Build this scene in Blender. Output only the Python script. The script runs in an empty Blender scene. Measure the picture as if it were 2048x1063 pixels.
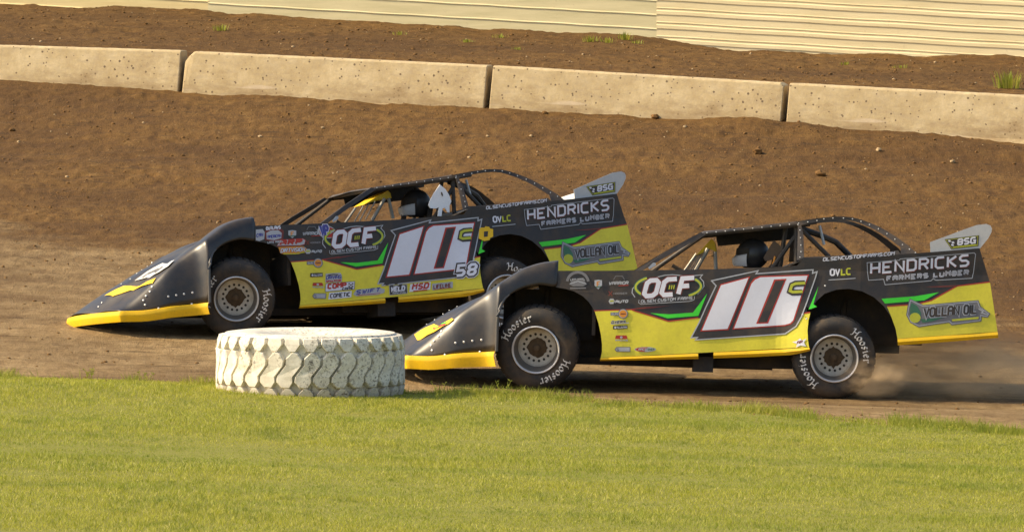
import bpy, bmesh, math, random
import numpy as np
from mathutils import Vector, Matrix
from mathutils.geometry import tessellate_polygon
from mathutils.bvhtree import BVHTree
random.seed(7)
rng = np.random.default_rng(11)
scene = bpy.context.scene
C = scene.collection

# ------------------------------------------------------------------ camera
F, CX, CY, HOR, ZC = 13380.0, 1024.0, 531.5, -39.9, 3.67      # focal length etc. in photo pixels (2048 wide)
PIT = math.atan((CY - HOR) / F)
cam_d = bpy.data.cameras.new('camera')
cam_d.sensor_width = 36.0
cam_d.lens = 36.0 * F / 2048.0
cam_d.clip_start, cam_d.clip_end = 0.5, 2000.0
cam = bpy.data.objects.new('camera', cam_d)
C.objects.link(cam)
cam.location = (0, 0, ZC)
cam.rotation_euler = (math.pi / 2 - PIT, 0, 0)
scene.camera = cam

# ------------------------------------------------------------------ light
SUN_EL, SUN_AZ = math.radians(38), math.radians(-93)          # azimuth clockwise from +Y: sun on the left
world = bpy.data.worlds.new('World')
scene.world = world
world.use_nodes = True
wn = world.node_tree
sky = wn.nodes.new('ShaderNodeTexSky')
sky.sky_type = 'NISHITA'
sky.sun_disc = False
sky.sun_elevation = SUN_EL
sky.sun_rotation = SUN_AZ
sky.air_density, sky.dust_density, sky.ozone_density = 1.0, 3.0, 0.6
wn.links.new(sky.outputs[0], wn.nodes['Background'].inputs[0])
wn.nodes['Background'].inputs[1].default_value = 0.15
sun_d = bpy.data.lights.new('sun', 'SUN')
sun_d.energy = 4.3
sun_d.angle = math.radians(0.6)
sun_d.color = (1.0, 0.81, 0.53)
sun = bpy.data.objects.new('sun', sun_d)
C.objects.link(sun)
sdir = Vector((math.sin(SUN_AZ) * math.cos(SUN_EL), math.cos(SUN_AZ) * math.cos(SUN_EL), math.sin(SUN_EL)))
sun.rotation_euler = (-sdir).to_track_quat('-Z', 'Y').to_euler()
sun.location = sdir * 60
vs = scene.view_settings
vs.view_transform, vs.look, vs.gamma = 'Standard', 'None', 1.0
vs.use_curve_mapping = False
vs.exposure = 0.55
scene.cycles.max_bounces = 6
scene.cycles.volume_bounces = 1

# ------------------------------------------------------------------ small helpers
def tag(o, label, cat, group=None, kind=None):
    o['label'] = label
    o['category'] = cat
    if group: o['group'] = group
    if kind: o['kind'] = kind
    return o

def link(name, me, mats=None, parent=None, smooth=False):
    o = bpy.data.objects.new(name, me)
    C.objects.link(o)
    if mats:
        for m in (mats if isinstance(mats, (list, tuple)) else [mats]):
            me.materials.append(m)
    if parent is not None: o.parent = parent
    if smooth:
        me.polygons.foreach_set('use_smooth', [True] * len(me.polygons))
    return o

def mesh_np(name, co, quads=None, tris=None):
    """fast mesh from numpy arrays"""
    me = bpy.data.meshes.new(name)
    co = np.asarray(co, dtype=np.float32)
    me.vertices.add(len(co))
    me.vertices.foreach_set('co', co.ravel())
    idx, starts, tot, n = [], [], [], 0
    for arr, k in ((quads, 4), (tris, 3)):
        if arr is None or len(arr) == 0: continue
        arr = np.asarray(arr, dtype=np.int32)
        idx.append(arr.ravel())
        starts.append(n + np.arange(len(arr)) * k)
        n += arr.size
    idx = np.concatenate(idx); starts = np.concatenate(starts)
    me.loops.add(len(idx))
    me.loops.foreach_set('vertex_index', idx)
    me.polygons.add(len(starts))
    me.polygons.foreach_set('loop_start', starts.astype(np.int32))
    me.update(calc_edges=True)
    me.validate()
    return me

class MB:
    """collects boxes, tubes, prisms, lathes into one mesh"""
    def __init__(s): s.v, s.f, s.m = [], [], []
    def add(s, v, f, mi=0):
        b = len(s.v)
        s.v += [tuple(p) for p in v]
        for q in f: s.f.append(tuple(i + b for i in q)); s.m.append(mi)
        return s
    def box(s, a, b, mi=0):
        (x0, y0, z0), (x1, y1, z1) = a, b
        return s.add([(x0,y0,z0),(x1,y0,z0),(x1,y1,z0),(x0,y1,z0),(x0,y0,z1),(x1,y0,z1),(x1,y1,z1),(x0,y1,z1)],
                     [(0,3,2,1),(4,5,6,7),(0,1,5,4),(1,2,6,5),(2,3,7,6),(3,0,4,7)], mi)
    def tube(s, pts, r, n=8, mi=0, caps=True):
        pts = [Vector(p) for p in pts]
        rr = r if isinstance(r, (list, tuple)) else [r] * len(pts)
        rings = []
        for i, p in enumerate(pts):
            d = (pts[min(i+1, len(pts)-1)] - pts[max(i-1, 0)]).normalized()
            a = d.cross(Vector((0.13, 0.2, 1)))
            if a.length < 1e-3: a = d.cross(Vector((1, 0, 0)))
            a.normalize(); b = d.cross(a)
            rings.append([p + (a*math.cos(2*math.pi*k/n) + b*math.sin(2*math.pi*k/n))*rr[i] for k in range(n)])
        v = [q for ring in rings for q in ring]; f = []
        for i in range(len(pts)-1):
            for k in range(n):
                f.append((i*n+k, i*n+(k+1)%n, (i+1)*n+(k+1)%n, (i+1)*n+k))
        if caps:
            f.append(tuple(range(n))[::-1]); f.append(tuple((len(pts)-1)*n+k for k in range(n)))
        return s.add(v, f, mi)
    def prism(s, poly, off, mi=0):
        """poly: 3-D points (flat outline), off: 3-D vector of thickness"""
        n = len(poly); o = Vector(off)
        v = [Vector(p) for p in poly] + [Vector(p) + o for p in poly]
        tri = tessellate_polygon([[Vector(p) for p in poly]])
        f = [tuple(t) for t in tri] + [tuple(n + i for i in t[::-1]) for t in tri]
        f += [(i, (i+1) % n, n+(i+1) % n, n+i) for i in range(n)]
        return s.add(v, f, mi)
    def lathe(s, prof, n=48, axis='Y', mi=0):
        """prof: (r, h) list; axis Y"""
        v = []
        for r, h in prof:
            for k in range(n):
                a = 2*math.pi*k/n
                v.append((r*math.cos(a), h, r*math.sin(a)) if axis == 'Y' else (r*math.cos(a), r*math.sin(a), h))
        f = []
        for i in range(len(prof)-1):
            for k in range(n):
                f.append((i*n+k, i*n+(k+1)%n, (i+1)*n+(k+1)%n, (i+1)*n+k))
        return s.add(v, f, mi)
    def build(s, name, mats, parent=None, smooth=False, fix=True):
        me = bpy.data.meshes.new(name)
        me.from_pydata(s.v, [], s.f)
        me.polygons.foreach_set('material_index', s.m)
        if fix:
            bm = bmesh.new(); bm.from_mesh(me)
            bmesh.ops.recalc_face_normals(bm, faces=bm.faces)
            bm.to_mesh(me); bm.free()
        o = link(name, me, mats, parent, smooth)
        if smooth:
            try: me.set_sharp_from_angle(angle=math.radians(40))
            except Exception: pass
        return o

def vnoise(x, y, seed=0):
    xi, yi = np.floor(x).astype(np.int64), np.floor(y).astype(np.int64)
    fx, fy = x - xi, y - yi
    fx = fx*fx*(3-2*fx); fy = fy*fy*(3-2*fy)
    def h(a, b):
        n = (a*374761393 + b*668265263 + seed*362437) & 0xffffffff
        n = ((n ^ (n >> 13)) * 1274126177) & 0xffffffff
        return ((n ^ (n >> 16)) & 0xffff) / 65535.0
    return (h(xi,yi)*(1-fx)+h(xi+1,yi)*fx)*(1-fy) + (h(xi,yi+1)*(1-fx)+h(xi+1,yi+1)*fx)*fy - .5

# ------------------------------------------------------------------ materials
def nodes_of(name):
    m = bpy.data.materials.new(name); m.use_nodes = True
    nt = m.node_tree
    return m, nt, nt.nodes['Principled BSDF']

def N(nt, typ, **kw):
    n = nt.nodes.new(typ)
    for k, v in kw.items(): setattr(n, k, v)
    return n

def noise(nt, scale, detail=4, rough=.6, vec=None, dist=0.0):
    n = N(nt, 'ShaderNodeTexNoise')
    n.inputs['Scale'].default_value = scale
    n.inputs['Detail'].default_value = detail
    n.inputs['Roughness'].default_value = rough
    n.inputs['Distortion'].default_value = dist
    if vec is not None: nt.links.new(vec, n.inputs['Vector'])
    return n.outputs['Fac']

def ramp(nt, fac, stops):
    r = N(nt, 'ShaderNodeValToRGB')
    e = r.color_ramp.elements
    while len(e) < len(stops): e.new(.5)
    for q, (p, c) in zip(e, stops):
        q.position = p
        q.color = (*c, 1) if len(c) == 3 else c
    nt.links.new(fac, r.inputs[0])
    return r.outputs[0]

def mixc(nt, fac, a, b, mode='MIX'):
    m = N(nt, 'ShaderNodeMix', data_type='RGBA', blend_type=mode)
    for s, v in ((m.inputs[0], fac), (m.inputs[6], a), (m.inputs[7], b)):
        if isinstance(v, (int, float)): s.default_value = v
        elif isinstance(v, tuple): s.default_value = (*v, 1)
        else: nt.links.new(v, s)
    return m.outputs[2]

def coords(nt, scale=(1, 1, 1), which='Object'):
    t = N(nt, 'ShaderNodeTexCoord'); mp = N(nt, 'ShaderNodeMapping')
    mp.inputs['Scale'].default_value = scale
    nt.links.new(t.outputs[which], mp.inputs[0])
    return mp.outputs[0]

def bump(nt, p, fac, strength, dist):
    b = N(nt, 'ShaderNodeBump')
    b.inputs['Strength'].default_value = strength
    b.inputs['Distance'].default_value = dist
    nt.links.new(fac, b.inputs['Height'])
    nt.links.new(b.outputs[0], p.inputs['Normal'])

DUST = (.23, .15, .075)
def paint(name, col, rough=.4, metal=0.0, dust=.25, coat=0.0, var=.12, scale=6.0, spec=.5):
    """painted sheet with slight tone variation and a film of track dust"""
    m, nt, p = nodes_of(name)
    v = coords(nt)
    n1 = noise(nt, scale, 5, .65, v)
    n2 = noise(nt, scale*7, 4, .7, v)
    dark = tuple(c*(1-var) for c in col); lite = tuple(min(1, c*(1+var)) for c in col)
    c1 = mixc(nt, n2, dark, lite)
    d = ramp(nt, n1, [(.42, (0,0,0)), (.75, (dust,)*3)])
    c2 = mixc(nt, d, c1, DUST)
    if dust > .05:
        n3 = noise(nt, 38, 5, .8, v)
        c2 = mixc(nt, ramp(nt, n3, [(.60, (0, 0, 0)), (.70, (min(.6, dust*1.6),)*3)]), c2, (.12, .075, .03))
    nt.links.new(c2, p.inputs['Base Color'])
    p.inputs['Roughness'].default_value = rough
    rr = ramp(nt, n1, [(.3, (rough,)*3), (.8, (min(1, rough+.3),)*3)])
    nt.links.new(rr, p.inputs['Roughness'])
    p.inputs['Metallic'].default_value = metal
    p.inputs['Specular IOR Level'].default_value = spec
    p.inputs['Coat Weight'].default_value = coat
    p.inputs['Coat Roughness'].default_value = .15
    return m

M = {}
M['black'] = paint('black_wrap', (.028, .024, .021), .42, dust=.22, coat=.0, spec=.5)
M['black_plastic'] = paint('black_plastic', (.017, .016, .015), .30, dust=.20, spec=.6, scale=3)
M['yellow'] = paint('yellow_wrap', (.74, .665, .045), .42, dust=.20, spec=.4)
M['yellow2'] = paint('yellow_plastic', (.80, .50, .008), .42, dust=.22, spec=.4)
M['white'] = paint('white_vinyl', (.66, .68, .74), .45, dust=.06, var=.05)
M['silver'] = paint('silver_vinyl', (.40, .42, .44), .4, dust=.1)
M['red'] = paint('red_vinyl', (.42, .03, .015), .45, dust=.1)
M['maroon'] = paint('dark_red_vinyl', (.17, .03, .02), .45, dust=.1)
M['orange'] = paint('orange_vinyl', (.65, .25, .02), .45, dust=.1)
M['green'] = paint('green_vinyl', (.05, .66, .03), .45, dust=.04)
M['dgreen'] = paint('dark_green_vinyl', (.04, .15, .08), .45, dust=.1)
M['olive'] = paint('lime_vinyl', (.45, .48, .03), .45, dust=.1)
M['blue'] = paint('blue_vinyl', (.05, .06, .28), .45, dust=.1)
M['grey'] = paint('grey_vinyl', (.16, .16, .165), .45, dust=.15)
M['tubing'] = paint('black_tube', (.02, .018, .016), .5, dust=.4)
M['interior'] = paint('dark_interior', (.022, .018, .014), .7, dust=.25)
M['lexan'] = paint('grey_white_panel', (.50, .51, .50), .35, dust=.12)
M['bar'] = paint('grey_bar', (.22, .21, .18), .4, metal=.4, dust=.3)
M['seat'] = paint('seat_brown', (.08, .05, .03), .6, dust=.4)
M['rubber'] = paint('tyre_rubber', (.026, .024, .022), .75, dust=.40, scale=5)
M['letter'] = paint('tyre_lettering', (.74, .72, .66), .7, dust=.25)
M['rim'] = paint('alloy_rim', (.58, .55, .47), .5, metal=.25, dust=.35, scale=14)
M['rimlip'] = paint('polished_rim_lip', (.72, .71, .68), .3, metal=.5, dust=.12, scale=14)
M['rimbarrel'] = paint('rim_barrel', (.20, .185, .16), .5, metal=.5, dust=.4, scale=14)
M['gloss'] = paint('black_gloss_edge', (.05, .047, .042), .2, dust=.1, spec=.8)
M['headrest'] = paint('white_headrest', (.86, .86, .86), .5, dust=.08)
M['rimdark'] = paint('rim_hole_shade', (.03, .026, .02), .8, dust=.1)
M['mud'] = paint('dry_mud', (.075, .05, .027), .95, dust=.4, scale=20)
M['suit'] = paint('race_suit', (.03, .03, .034), .85, dust=.1)
M['helmet'] = paint('helmet_shell', (.03, .03, .032), .25, dust=.1)
M['visor'] = paint('helmet_chin', (.50, .50, .50), .3, dust=.1)
M['rivet'] = paint('rivet_metal', (.75, .74, .70), .3, metal=.3, dust=.05)

def mat_tyre_white():
    m, nt, p = nodes_of('white_tyre_paint')
    v = coords(nt)
    n1 = noise(nt, 9, 6, .7, v); n2 = noise(nt, 42, 4, .75, v); n3 = noise(nt, 3.2, 3, .6, v)
    c = ramp(nt, n1, [(.3, (.54, .49, .38)), (.6, (.77, .725, .60)), (.8, (.82, .79, .69))])
    stain = ramp(nt, n2, [(.52, (0, 0, 0)), (.62, (.7,)*3)])
    sx0 = N(nt, 'ShaderNodeSeparateXYZ'); nt.links.new(v, sx0.inputs[0])
    ga = N(nt, 'ShaderNodeMath', operation='MULTIPLY_ADD'); nt.links.new(sx0.outputs[0], ga.inputs[0]); ga.inputs[1].default_value = .14; nt.links.new(n3, ga.inputs[2])
    gate = ramp(nt, ga.outputs[0], [(.42, (0, 0, 0)), (.55, (1, 1, 1))])
    st = mixc(nt, 1.0, stain, gate, 'MULTIPLY')
    c = mixc(nt, st, c, (.11, .085, .05))
    chip = ramp(nt, noise(nt, 15, 6, .8, v), [(.60, (0, 0, 0)), (.63, (.85,)*3)])
    c = mixc(nt, mixc(nt, 1.0, chip, gate, 'MULTIPLY'), c, (.06, .052, .042))
    sx = N(nt, 'ShaderNodeSeparateXYZ'); nt.links.new(v, sx.inputs[0])
    mr = N(nt, 'ShaderNodeMapRange'); mr.inputs[1].default_value = .17; mr.inputs[2].default_value = .0
    nt.links.new(sx.outputs[2], mr.inputs[0])
    mm = N(nt, 'ShaderNodeMath', operation='MULTIPLY'); nt.links.new(mr.outputs[0], mm.inputs[0]); nt.links.new(n1, mm.inputs[1])
    c = mixc(nt, mm.outputs[0], c, (.22, .115, .04))
    nt.links.new(c, p.inputs['Base Color'])
    p.inputs['Roughness'].default_value = .75
    bump(nt, p, n2, .35, .01)
    return m
M['tyre_white'] = mat_tyre_white()

def mat_concrete():
    m, nt, p = nodes_of('barrier_concrete')
    v = coords(nt)
    n1 = noise(nt, 2.6, 8, .78, v); n2 = noise(nt, 24, 6, .8, v)
    vs_ = coords(nt, (1.2, 1, 6)); n3 = noise(nt, 2.5, 4, .6, vs_)
    c = ramp(nt, n1, [(.3, (.36, .26, .12)), (.50, (.50, .385, .20)), (.68, (.64, .52, .30))])
    c = mixc(nt, ramp(nt, n3, [(.5, (0,0,0)), (.75, (.45,)*3)]), c, (.36, .29, .19))
    c = mixc(nt, ramp(nt, n2, [(.35, (.4,)*3), (.6, (0,0,0))]), c, (.38, .31, .22))
    vo = N(nt, 'ShaderNodeTexVoronoi'); vo.inputs['Scale'].default_value = 17
    nt.links.new(v, vo.inputs['Vector'])
    n4 = noise(nt, 1.7, 4, .7, v)
    thr = N(nt, 'ShaderNodeMath', operation='MULTIPLY'); thr.inputs[1].default_value = .40
    nt.links.new(n4, thr.inputs[0])
    lt = N(nt, 'ShaderNodeMath', operation='LESS_THAN'); nt.links.new(vo.outputs['Distance'], lt.inputs[0]); nt.links.new(thr.outputs[0], lt.inputs[1])
    rnd = N(nt, 'ShaderNodeSeparateColor'); nt.links.new(vo.outputs['Color'], rnd.inputs[0])
    gt = N(nt, 'ShaderNodeMath', operation='GREATER_THAN'); gt.inputs[1].default_value = .45; nt.links.new(rnd.outputs[0], gt.inputs[0])
    pit = N(nt, 'ShaderNodeMath', operation='MULTIPLY'); nt.links.new(lt.outputs[0], pit.inputs[0]); nt.links.new(gt.outputs[0], pit.inputs[1])
    c = mixc(nt, pit.outputs[0], c, (.16, .115, .065))
    sz = N(nt, 'ShaderNodeSeparateXYZ'); nt.links.new(v, sz.inputs[0])
    n6 = noise(nt, 3.0, 6, .75, coords(nt, (.5, 1, 1.2)))
    sm_ = N(nt, 'ShaderNodeMath', operation='MULTIPLY_ADD'); nt.links.new(sz.outputs[2], sm_.inputs[0]); sm_.inputs[1].default_value = -.55; nt.links.new(n6, sm_.inputs[2])
    c = mixc(nt, ramp(nt, sm_.outputs[0], [(.66, (0, 0, 0)), (.86, (.75,)*3)]), c, (.27, .185, .09))
    n7 = noise(nt, 1.3, 3, .6, coords(nt, (.5, 1, 9)))
    c = mixc(nt, ramp(nt, n7, [(.62, (0, 0, 0)), (.70, (.35,)*3)]), c, (.74, .62, .47))
    nt.links.new(c, p.inputs['Base Color'])
    p.inputs['Roughness'].default_value = .9
    bump(nt, p, n2, .5, .012)
    return m
M['concrete'] = mat_concrete()

def mat_metal(name, a, b):
    m, nt, p = nodes_of(name)
    v = coords(nt, (.7, 1, 9)); n1 = noise(nt, 1.5, 5, .65, v)
    v2 = coords(nt); n2 = noise(nt, 16, 4, .7, v2)
    c = ramp(nt, n1, [(.3, a), (.7, b)])
    c = mixc(nt, ramp(nt, n2, [(.62, (0,0,0)), (.75, (.35,)*3)]), c, (.30, .22, .13))
    nt.links.new(c, p.inputs['Base Color'])
    p.inputs['Roughness'].default_value = .55
    p.inputs['Metallic'].default_value = .1
    return m
M['sheet_a'] = mat_metal('cream_sheet', (.56, .45, .21), (.68, .565, .29))
M['sheet_b'] = mat_metal('pale_green_sheet', (.50, .45, .25), (.64, .57, .34))
M['sheet_c'] = mat_metal('bright_cream_sheet', (.62, .52, .29), (.76, .655, .40))

def mat_dirt():
    m, nt, p = nodes_of('track_dirt')
    v = coords(nt); vx = coords(nt, (.35, .6, 1)); vg = coords(nt, (1, .30, .6)); vh = coords(nt, (.16, .30, .6))
    n1 = noise(nt, 1.1, 5, .62, vx); n2 = noise(nt, 7, 8, .78, vg); n3 = noise(nt, 46, 4, .8, vg); n5 = noise(nt, 1.5, 5, .68, vh)
    loose = ramp(nt, n2, [(.30, (.055, .025, .006)), (.45, (.118, .060, .0145)), (.56, (.152, .080, .020)), (.72, (.215, .122, .036))])
    packed = ramp(nt, n2, [(.28, (.155, .092, .035)), (.5, (.275, .185, .083)), (.75, (.39, .28, .14))])
    sx = N(nt, 'ShaderNodeSeparateXYZ'); nt.links.new(v, sx.inputs[0])
    ad = N(nt, 'ShaderNodeMath', operation='MULTIPLY_ADD'); nt.links.new(n1, ad.inputs[0]); ad.inputs[1].default_value = -14.0
    nt.links.new(sx.outputs[1], ad.inputs[2])
    mx = N(nt, 'ShaderNodeMath', operation='MULTIPLY_ADD'); nt.links.new(sx.outputs[0], mx.inputs[0]); mx.inputs[1].default_value = .65
    nt.links.new(ad.outputs[0], mx.inputs[2])
    mr = N(nt, 'ShaderNodeMapRange'); mr.inputs[1].default_value = 60.0; mr.inputs[2].default_value = 62.5
    nt.links.new(mx.outputs[0], mr.inputs[0])
    c = mixc(nt, mr.outputs[0], packed, loose)
    c = mixc(nt, ramp(nt, n5, [(.36, (.75,)*3), (.58, (0, 0, 0))]), c, (.075, .037, .011))
    vst = coords(nt, (1.6, 5.0, 3)); n4 = noise(nt, 1.5, 6, .75, vst)
    stre = ramp(nt, n4, [(.34, (.8,)*3), (.46, (0, 0, 0))])
    c = mixc(nt, stre, c, (.060, .033, .012))
    c = mixc(nt, ramp(nt, n3, [(.60, (0,0,0)), (.74, (.6,)*3)]), c, (.31, .205, .09))
    c = mixc(nt, ramp(nt, n3, [(.30, (.65,)*3), (.43, (0,0,0))]), c, (.040, .021, .007))
    nt.links.new(c, p.inputs['Base Color'])
    p.inputs['Roughness'].default_value = .95
    p.inputs['Specular IOR Level'].default_value = .2
    ba = N(nt, 'ShaderNodeMath', operation='MULTIPLY_ADD'); nt.links.new(n3, ba.inputs[0]); ba.inputs[1].default_value = .5; nt.links.new(n2, ba.inputs[2])
    bump(nt, p, ba.outputs[0], .9, .035)
    return m
M['dirt'] = mat_dirt()

def mat_simple(name, col, var=.3, scale=8, rough=.9):
    return paint(name, col, rough, dust=0, var=var, scale=scale, spec=.25)
M['clod'] = mat_simple('dirt_clod', (.155, .082, .026), .35, 6)
M['pebble'] = mat_simple('pale_pebble', (.38, .275, .15), .4, 6)
M['soil'] = mat_simple('turf_soil', (.19, .185, .03), .35, 14)

def mat_grass(name, cols, trans=.45):
    m, nt, p = nodes_of(name)
    at = N(nt, 'ShaderNodeAttribute', attribute_name='rnd')
    base = ramp(nt, at.outputs['Fac'], cols)
    v = coords(nt, (.6, 1, 1)); n1 = noise(nt, 1.1, 4, .6, v)
    n2 = noise(nt, .45, 3, .6, coords(nt, (.35, 1.6, 1)))
    c = mixc(nt, ramp(nt, n1, [(.35, (0, 0, 0)), (.7, (.55,)*3)]), base, (.48, .44, .048))
    c = mixc(nt, ramp(nt, n2, [(.36, (.6,)*3), (.52, (0, 0, 0))]), c, (.22, .29, .030))
    n8 = noise(nt, 3.4, 5, .7, coords(nt, (1, .5, 1))); n9 = noise(nt, 2.0, 4, .7, coords(nt, (.8, .6, 1)))
    c = mixc(nt, ramp(nt, n8, [(.34, (.65,)*3), (.48, (0, 0, 0))]), c, (.15, .21, .022))
    c = mixc(nt, ramp(nt, n9, [(.60, (0, 0, 0)), (.74, (.6,)*3)]), c, (.48, .40, .12))
    c = mixc(nt, .93, (0, 0, 0), c)
    nt.links.new(c, p.inputs['Base Color'])
    p.inputs['Roughness'].default_value = .55
    p.inputs['Specular IOR Level'].default_value = .3
    tr = N(nt, 'ShaderNodeBsdfTranslucent'); nt.links.new(c, tr.inputs['Color'])
    mx = N(nt, 'ShaderNodeMixShader'); mx.inputs[0].default_value = trans
    nt.links.new(p.outputs[0], mx.inputs[1]); nt.links.new(tr.outputs[0], mx.inputs[2])
    nt.links.new(mx.outputs[0], nt.nodes['Material Output'].inputs['Surface'])
    return m
M['grass'] = mat_grass('turf_grass', [(0, (.17, .22, .022)), (.3, (.32, .36, .036)), (.65, (.44, .445, .052)), (.88, (.55, .51, .09)), (1, (.70, .63, .26))])
M['weed'] = mat_grass('weed_leaf', [(0, (.16, .21, .025)), (.5, (.28, .32, .04)), (1, (.48, .42, .10))])

# ------------------------------------------------------------------ pixel -> place
cp, sp = math.cos(PIT), math.sin(PIT)
def ray(px, py):
    dx, dy = (px - CX)/F, (CY - py)/F
    return Vector((dx, cp + dy*sp, -sp + dy*cp))
def at(px, py, Y):
    v = ray(px, py)
    return Vector((0, 0, ZC)) + v*(Y/v.y)

# ------------------------------------------------------------------ terrain
PY = [-400, 36, 50, 55, 57.2, 58.2, 59.2, 60, 62, 64, 66, 70, 74, 78, 80.4, 81.2, 81.8, 84, 87, 89, 90.5, 96, 900]
PZ = [.0, .0, .03, .06, .085, .06, -.005, -.004, .072, .178, .29, .60, 1.04, 1.62, 2.06, 2.14, 2.54, 2.68, 2.87, 2.97, 3.02, 3.05, 3.05]
_fy = np.linspace(-400, 900, 26001)
_fz = np.interp(_fy, PY, PZ)
_k = np.ones(13)/13.0
_fz = np.convolve(np.pad(_fz, 6, mode='edge'), _k, 'valid')
def H(x, y):
    """ground height without the fine relief"""
    x = np.asarray(x, float); y = np.asarray(y, float)
    xs = np.clip(x, -14, 14)
    ys = y + .30*xs*np.clip((y-66)/12, 0, 1)                     # the bank follows the barrier
    tilt = -.031 + (-.018)*np.clip((ys-66)/12, 0, 1) - .006*np.clip((ys-82)/6, 0, 1)
    return np.interp(ys, _fy, _fz) + tilt*xs
def Hs(x, y): return float(H(x, y))
def relief(x, y):
    ys = y + .30*x*np.clip((y-66)/12, 0, 1)
    loose = np.clip((ys-66)/6, 0, 1)
    r = .025*vnoise(x*.5, y*.5, 1)*(1+loose)
    r += .02*loose*np.maximum(0, vnoise(x*2.7, y*2.2, 9))*vnoise(x*9, y*5, 10)*4
    r += .05*loose*vnoise(x*.12+ys*.05, ys*.9, 12) + .014*vnoise(x*1.6, y*3.2, 2) + (.006+.010*loose)*vnoise(x*5, y*4, 3)
    r += (.005+.010*loose)*vnoise(x*17, y*9, 4)
    # dirt thrown against the barrier and the metal wall
    foot = np.exp(-((ys-80.7)/.6)**2)
    r += foot*(.16*vnoise(x*.9+7.3, y*0+.5, 5) + .05*vnoise(x*3.1, y*0+.5, 6))
    foot2 = np.exp(-((ys-89.4)/1.2)**2)
    r += foot2*(.22*vnoise(x*.6+2.1, y*0+.5, 7) + .06*vnoise(x*2.6, y*0+.5, 8))
    return r*np.clip((y-57.8)/1.0, 0.0, 1)
def edge_y(x):
    x = np.asarray(x, float)
    return np.interp(x, [-60, -8, -4.5, -2.2, 0, 2, 4, 8, 60], [52, 60.2, 59.15, 58.25, 57.75, 56.6, 55.2, 52.6, 20]) + .5*vnoise(x*1.1, x*0+3.3, 21) + .25*vnoise(x*4.3, x*0+1.3, 22)

xs = np.concatenate([np.linspace(-300, -12, 24)[:-1], np.linspace(-12, -7, 26)[:-1], np.linspace(-7, 7, 481), np.linspace(7, 12, 26)[1:], np.linspace(12, 300, 24)[1:]])
ysr = np.concatenate([np.linspace(-150, 30, 12)[:-1], np.linspace(30, 53, 41)[:-1], np.linspace(53, 59, 101)[:-1], np.linspace(59, 91.5, 541), np.linspace(91.5, 102, 15)[1:], np.linspace(102, 600, 14)[1:]])
GX, GY = np.meshgrid(xs, ysr)
GZ = H(GX, GY) + relief(GX, GY)
nx, ny = len(xs), len(ysr)
I0 = (np.arange(ny-1)[:, None]*nx + np.arange(nx-1)[None, :]).ravel()
ground = link('ground', mesh_np('ground', np.stack([GX.ravel(), GY.ravel(), GZ.ravel()], 1), quads=np.stack([I0, I0+1, I0+nx+1, I0+nx], 1)), M['dirt'], smooth=True)
tag(ground, 'brown dirt track with loose banking rising to the barrier', 'dirt track', kind='structure')

def G(x, y):
    return float(H(x, y) + relief(np.array([x]), np.array([y]))[0])

# turf sheet
tx = np.concatenate([np.linspace(-60, -8, 14)[:-1], np.linspace(-8, 8, 161), np.linspace(8, 60, 14)[1:]])
tt = np.concatenate([[0, .3, .6, .75, .8], np.linspace(.85, 1, 40)])
ey = edge_y(tx)
TX = np.repeat(tx[None, :], len(tt), 0)
TY = -60 + (ey[None, :]+60)*tt[:, None]
TZ = H(TX, TY) + relief(TX, TY) + .012 - .03*(tt[:, None] > .9999)
TI = (np.arange(len(tt)-1)[:, None]*len(tx) + np.arange(len(tx)-1)[None, :]).ravel()
turf = link('infield', mesh_np('infield', np.stack([TX.ravel(), TY.ravel(), TZ.ravel()], 1), quads=np.stack([TI, TI+1, TI+len(tx)+1, TI+len(tx)], 1)), M['soil'], smooth=True)
tag(turf, 'infield turf in front of the track', 'infield', kind='structure')

# grass blades
def blades(name, X, Y, Hh, wd, lean, mat, zoff=.008):
    n = len(X)
    Z = H(X, Y) + relief(X, Y) + zoff
    a = rng.uniform(0, 2*np.pi, n); b = rng.uniform(0, 2*np.pi, n)
    dx, dy = np.cos(a)*wd/2, np.sin(a)*wd/2
    lx, ly = np.cos(b)*lean*Hh, np.sin(b)*lean*Hh
    P_ = np.empty((n, 5, 3), np.float32)
    for k, (sx_, f, hh) in enumerate([(-1, 0, 0), (1, 0, 0), (.75, .35, .6), (-.75, .35, .6), (0, 1, 1)]):
        P_[:, k, 0] = X + dx*sx_ + lx*f
        P_[:, k, 1] = Y + dy*sx_ + ly*f
        P_[:, k, 2] = Z + Hh*hh*np.sqrt(np.maximum(.1, 1-lean**2*.5))
    base = np.arange(n)*5
    q = np.stack([base, base+1, base+2, base+3], 1); t = np.stack([base+3, base+2, base+4], 1)
    me = mesh_np(name, P_.reshape(-1, 3), quads=q, tris=t)
    r = me.attributes.new('rnd', 'FLOAT', 'POINT')
    r.data.foreach_set('value', np.repeat(rng.uniform(0, 1, n).astype(np.float32), 5))
    return link(name, me, mat)
nb = 400000
bx = rng.uniform(-5.6, 5.6, nb); e_ = edge_y(bx)
u_ = rng.uniform(0, 1, nb)
by = 43.0 + (e_ - 43.0 + .15)*u_
keep = (np.abs(bx) < by*.0766*1.04 + .35)
bx, by, e_ = bx[keep], by[keep], e_[keep]
near_edge = np.clip(1-(e_-by)/1.0, 0, 1)
pat = vnoise(bx*.9, by*1.3, 31) + .6*vnoise(bx*3.1, by*4.0, 32)
hh = (.018 + .020*rng.random(len(bx)))*(1 + .9*pat) + .022*near_edge*rng.random(len(bx))**2
wheelrut = np.exp(-((by-(49.4-.30*bx)+.35*vnoise(bx*.7, bx*0, 33))/.22)**2)       # old mower line
hh *= 1 - .18*wheelrut
sparse = rng.random(len(bx)) > .55*near_edge**2*(.5+vnoise(bx*2.3, by*3, 34))+.0
bx, by, hh = bx[sparse], by[sparse], hh[sparse]
grass = blades('grass', bx, by, hh, rng.uniform(.003, .0058, len(bx)), rng.uniform(.3, 1.2, len(bx)), M['grass'])
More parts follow.
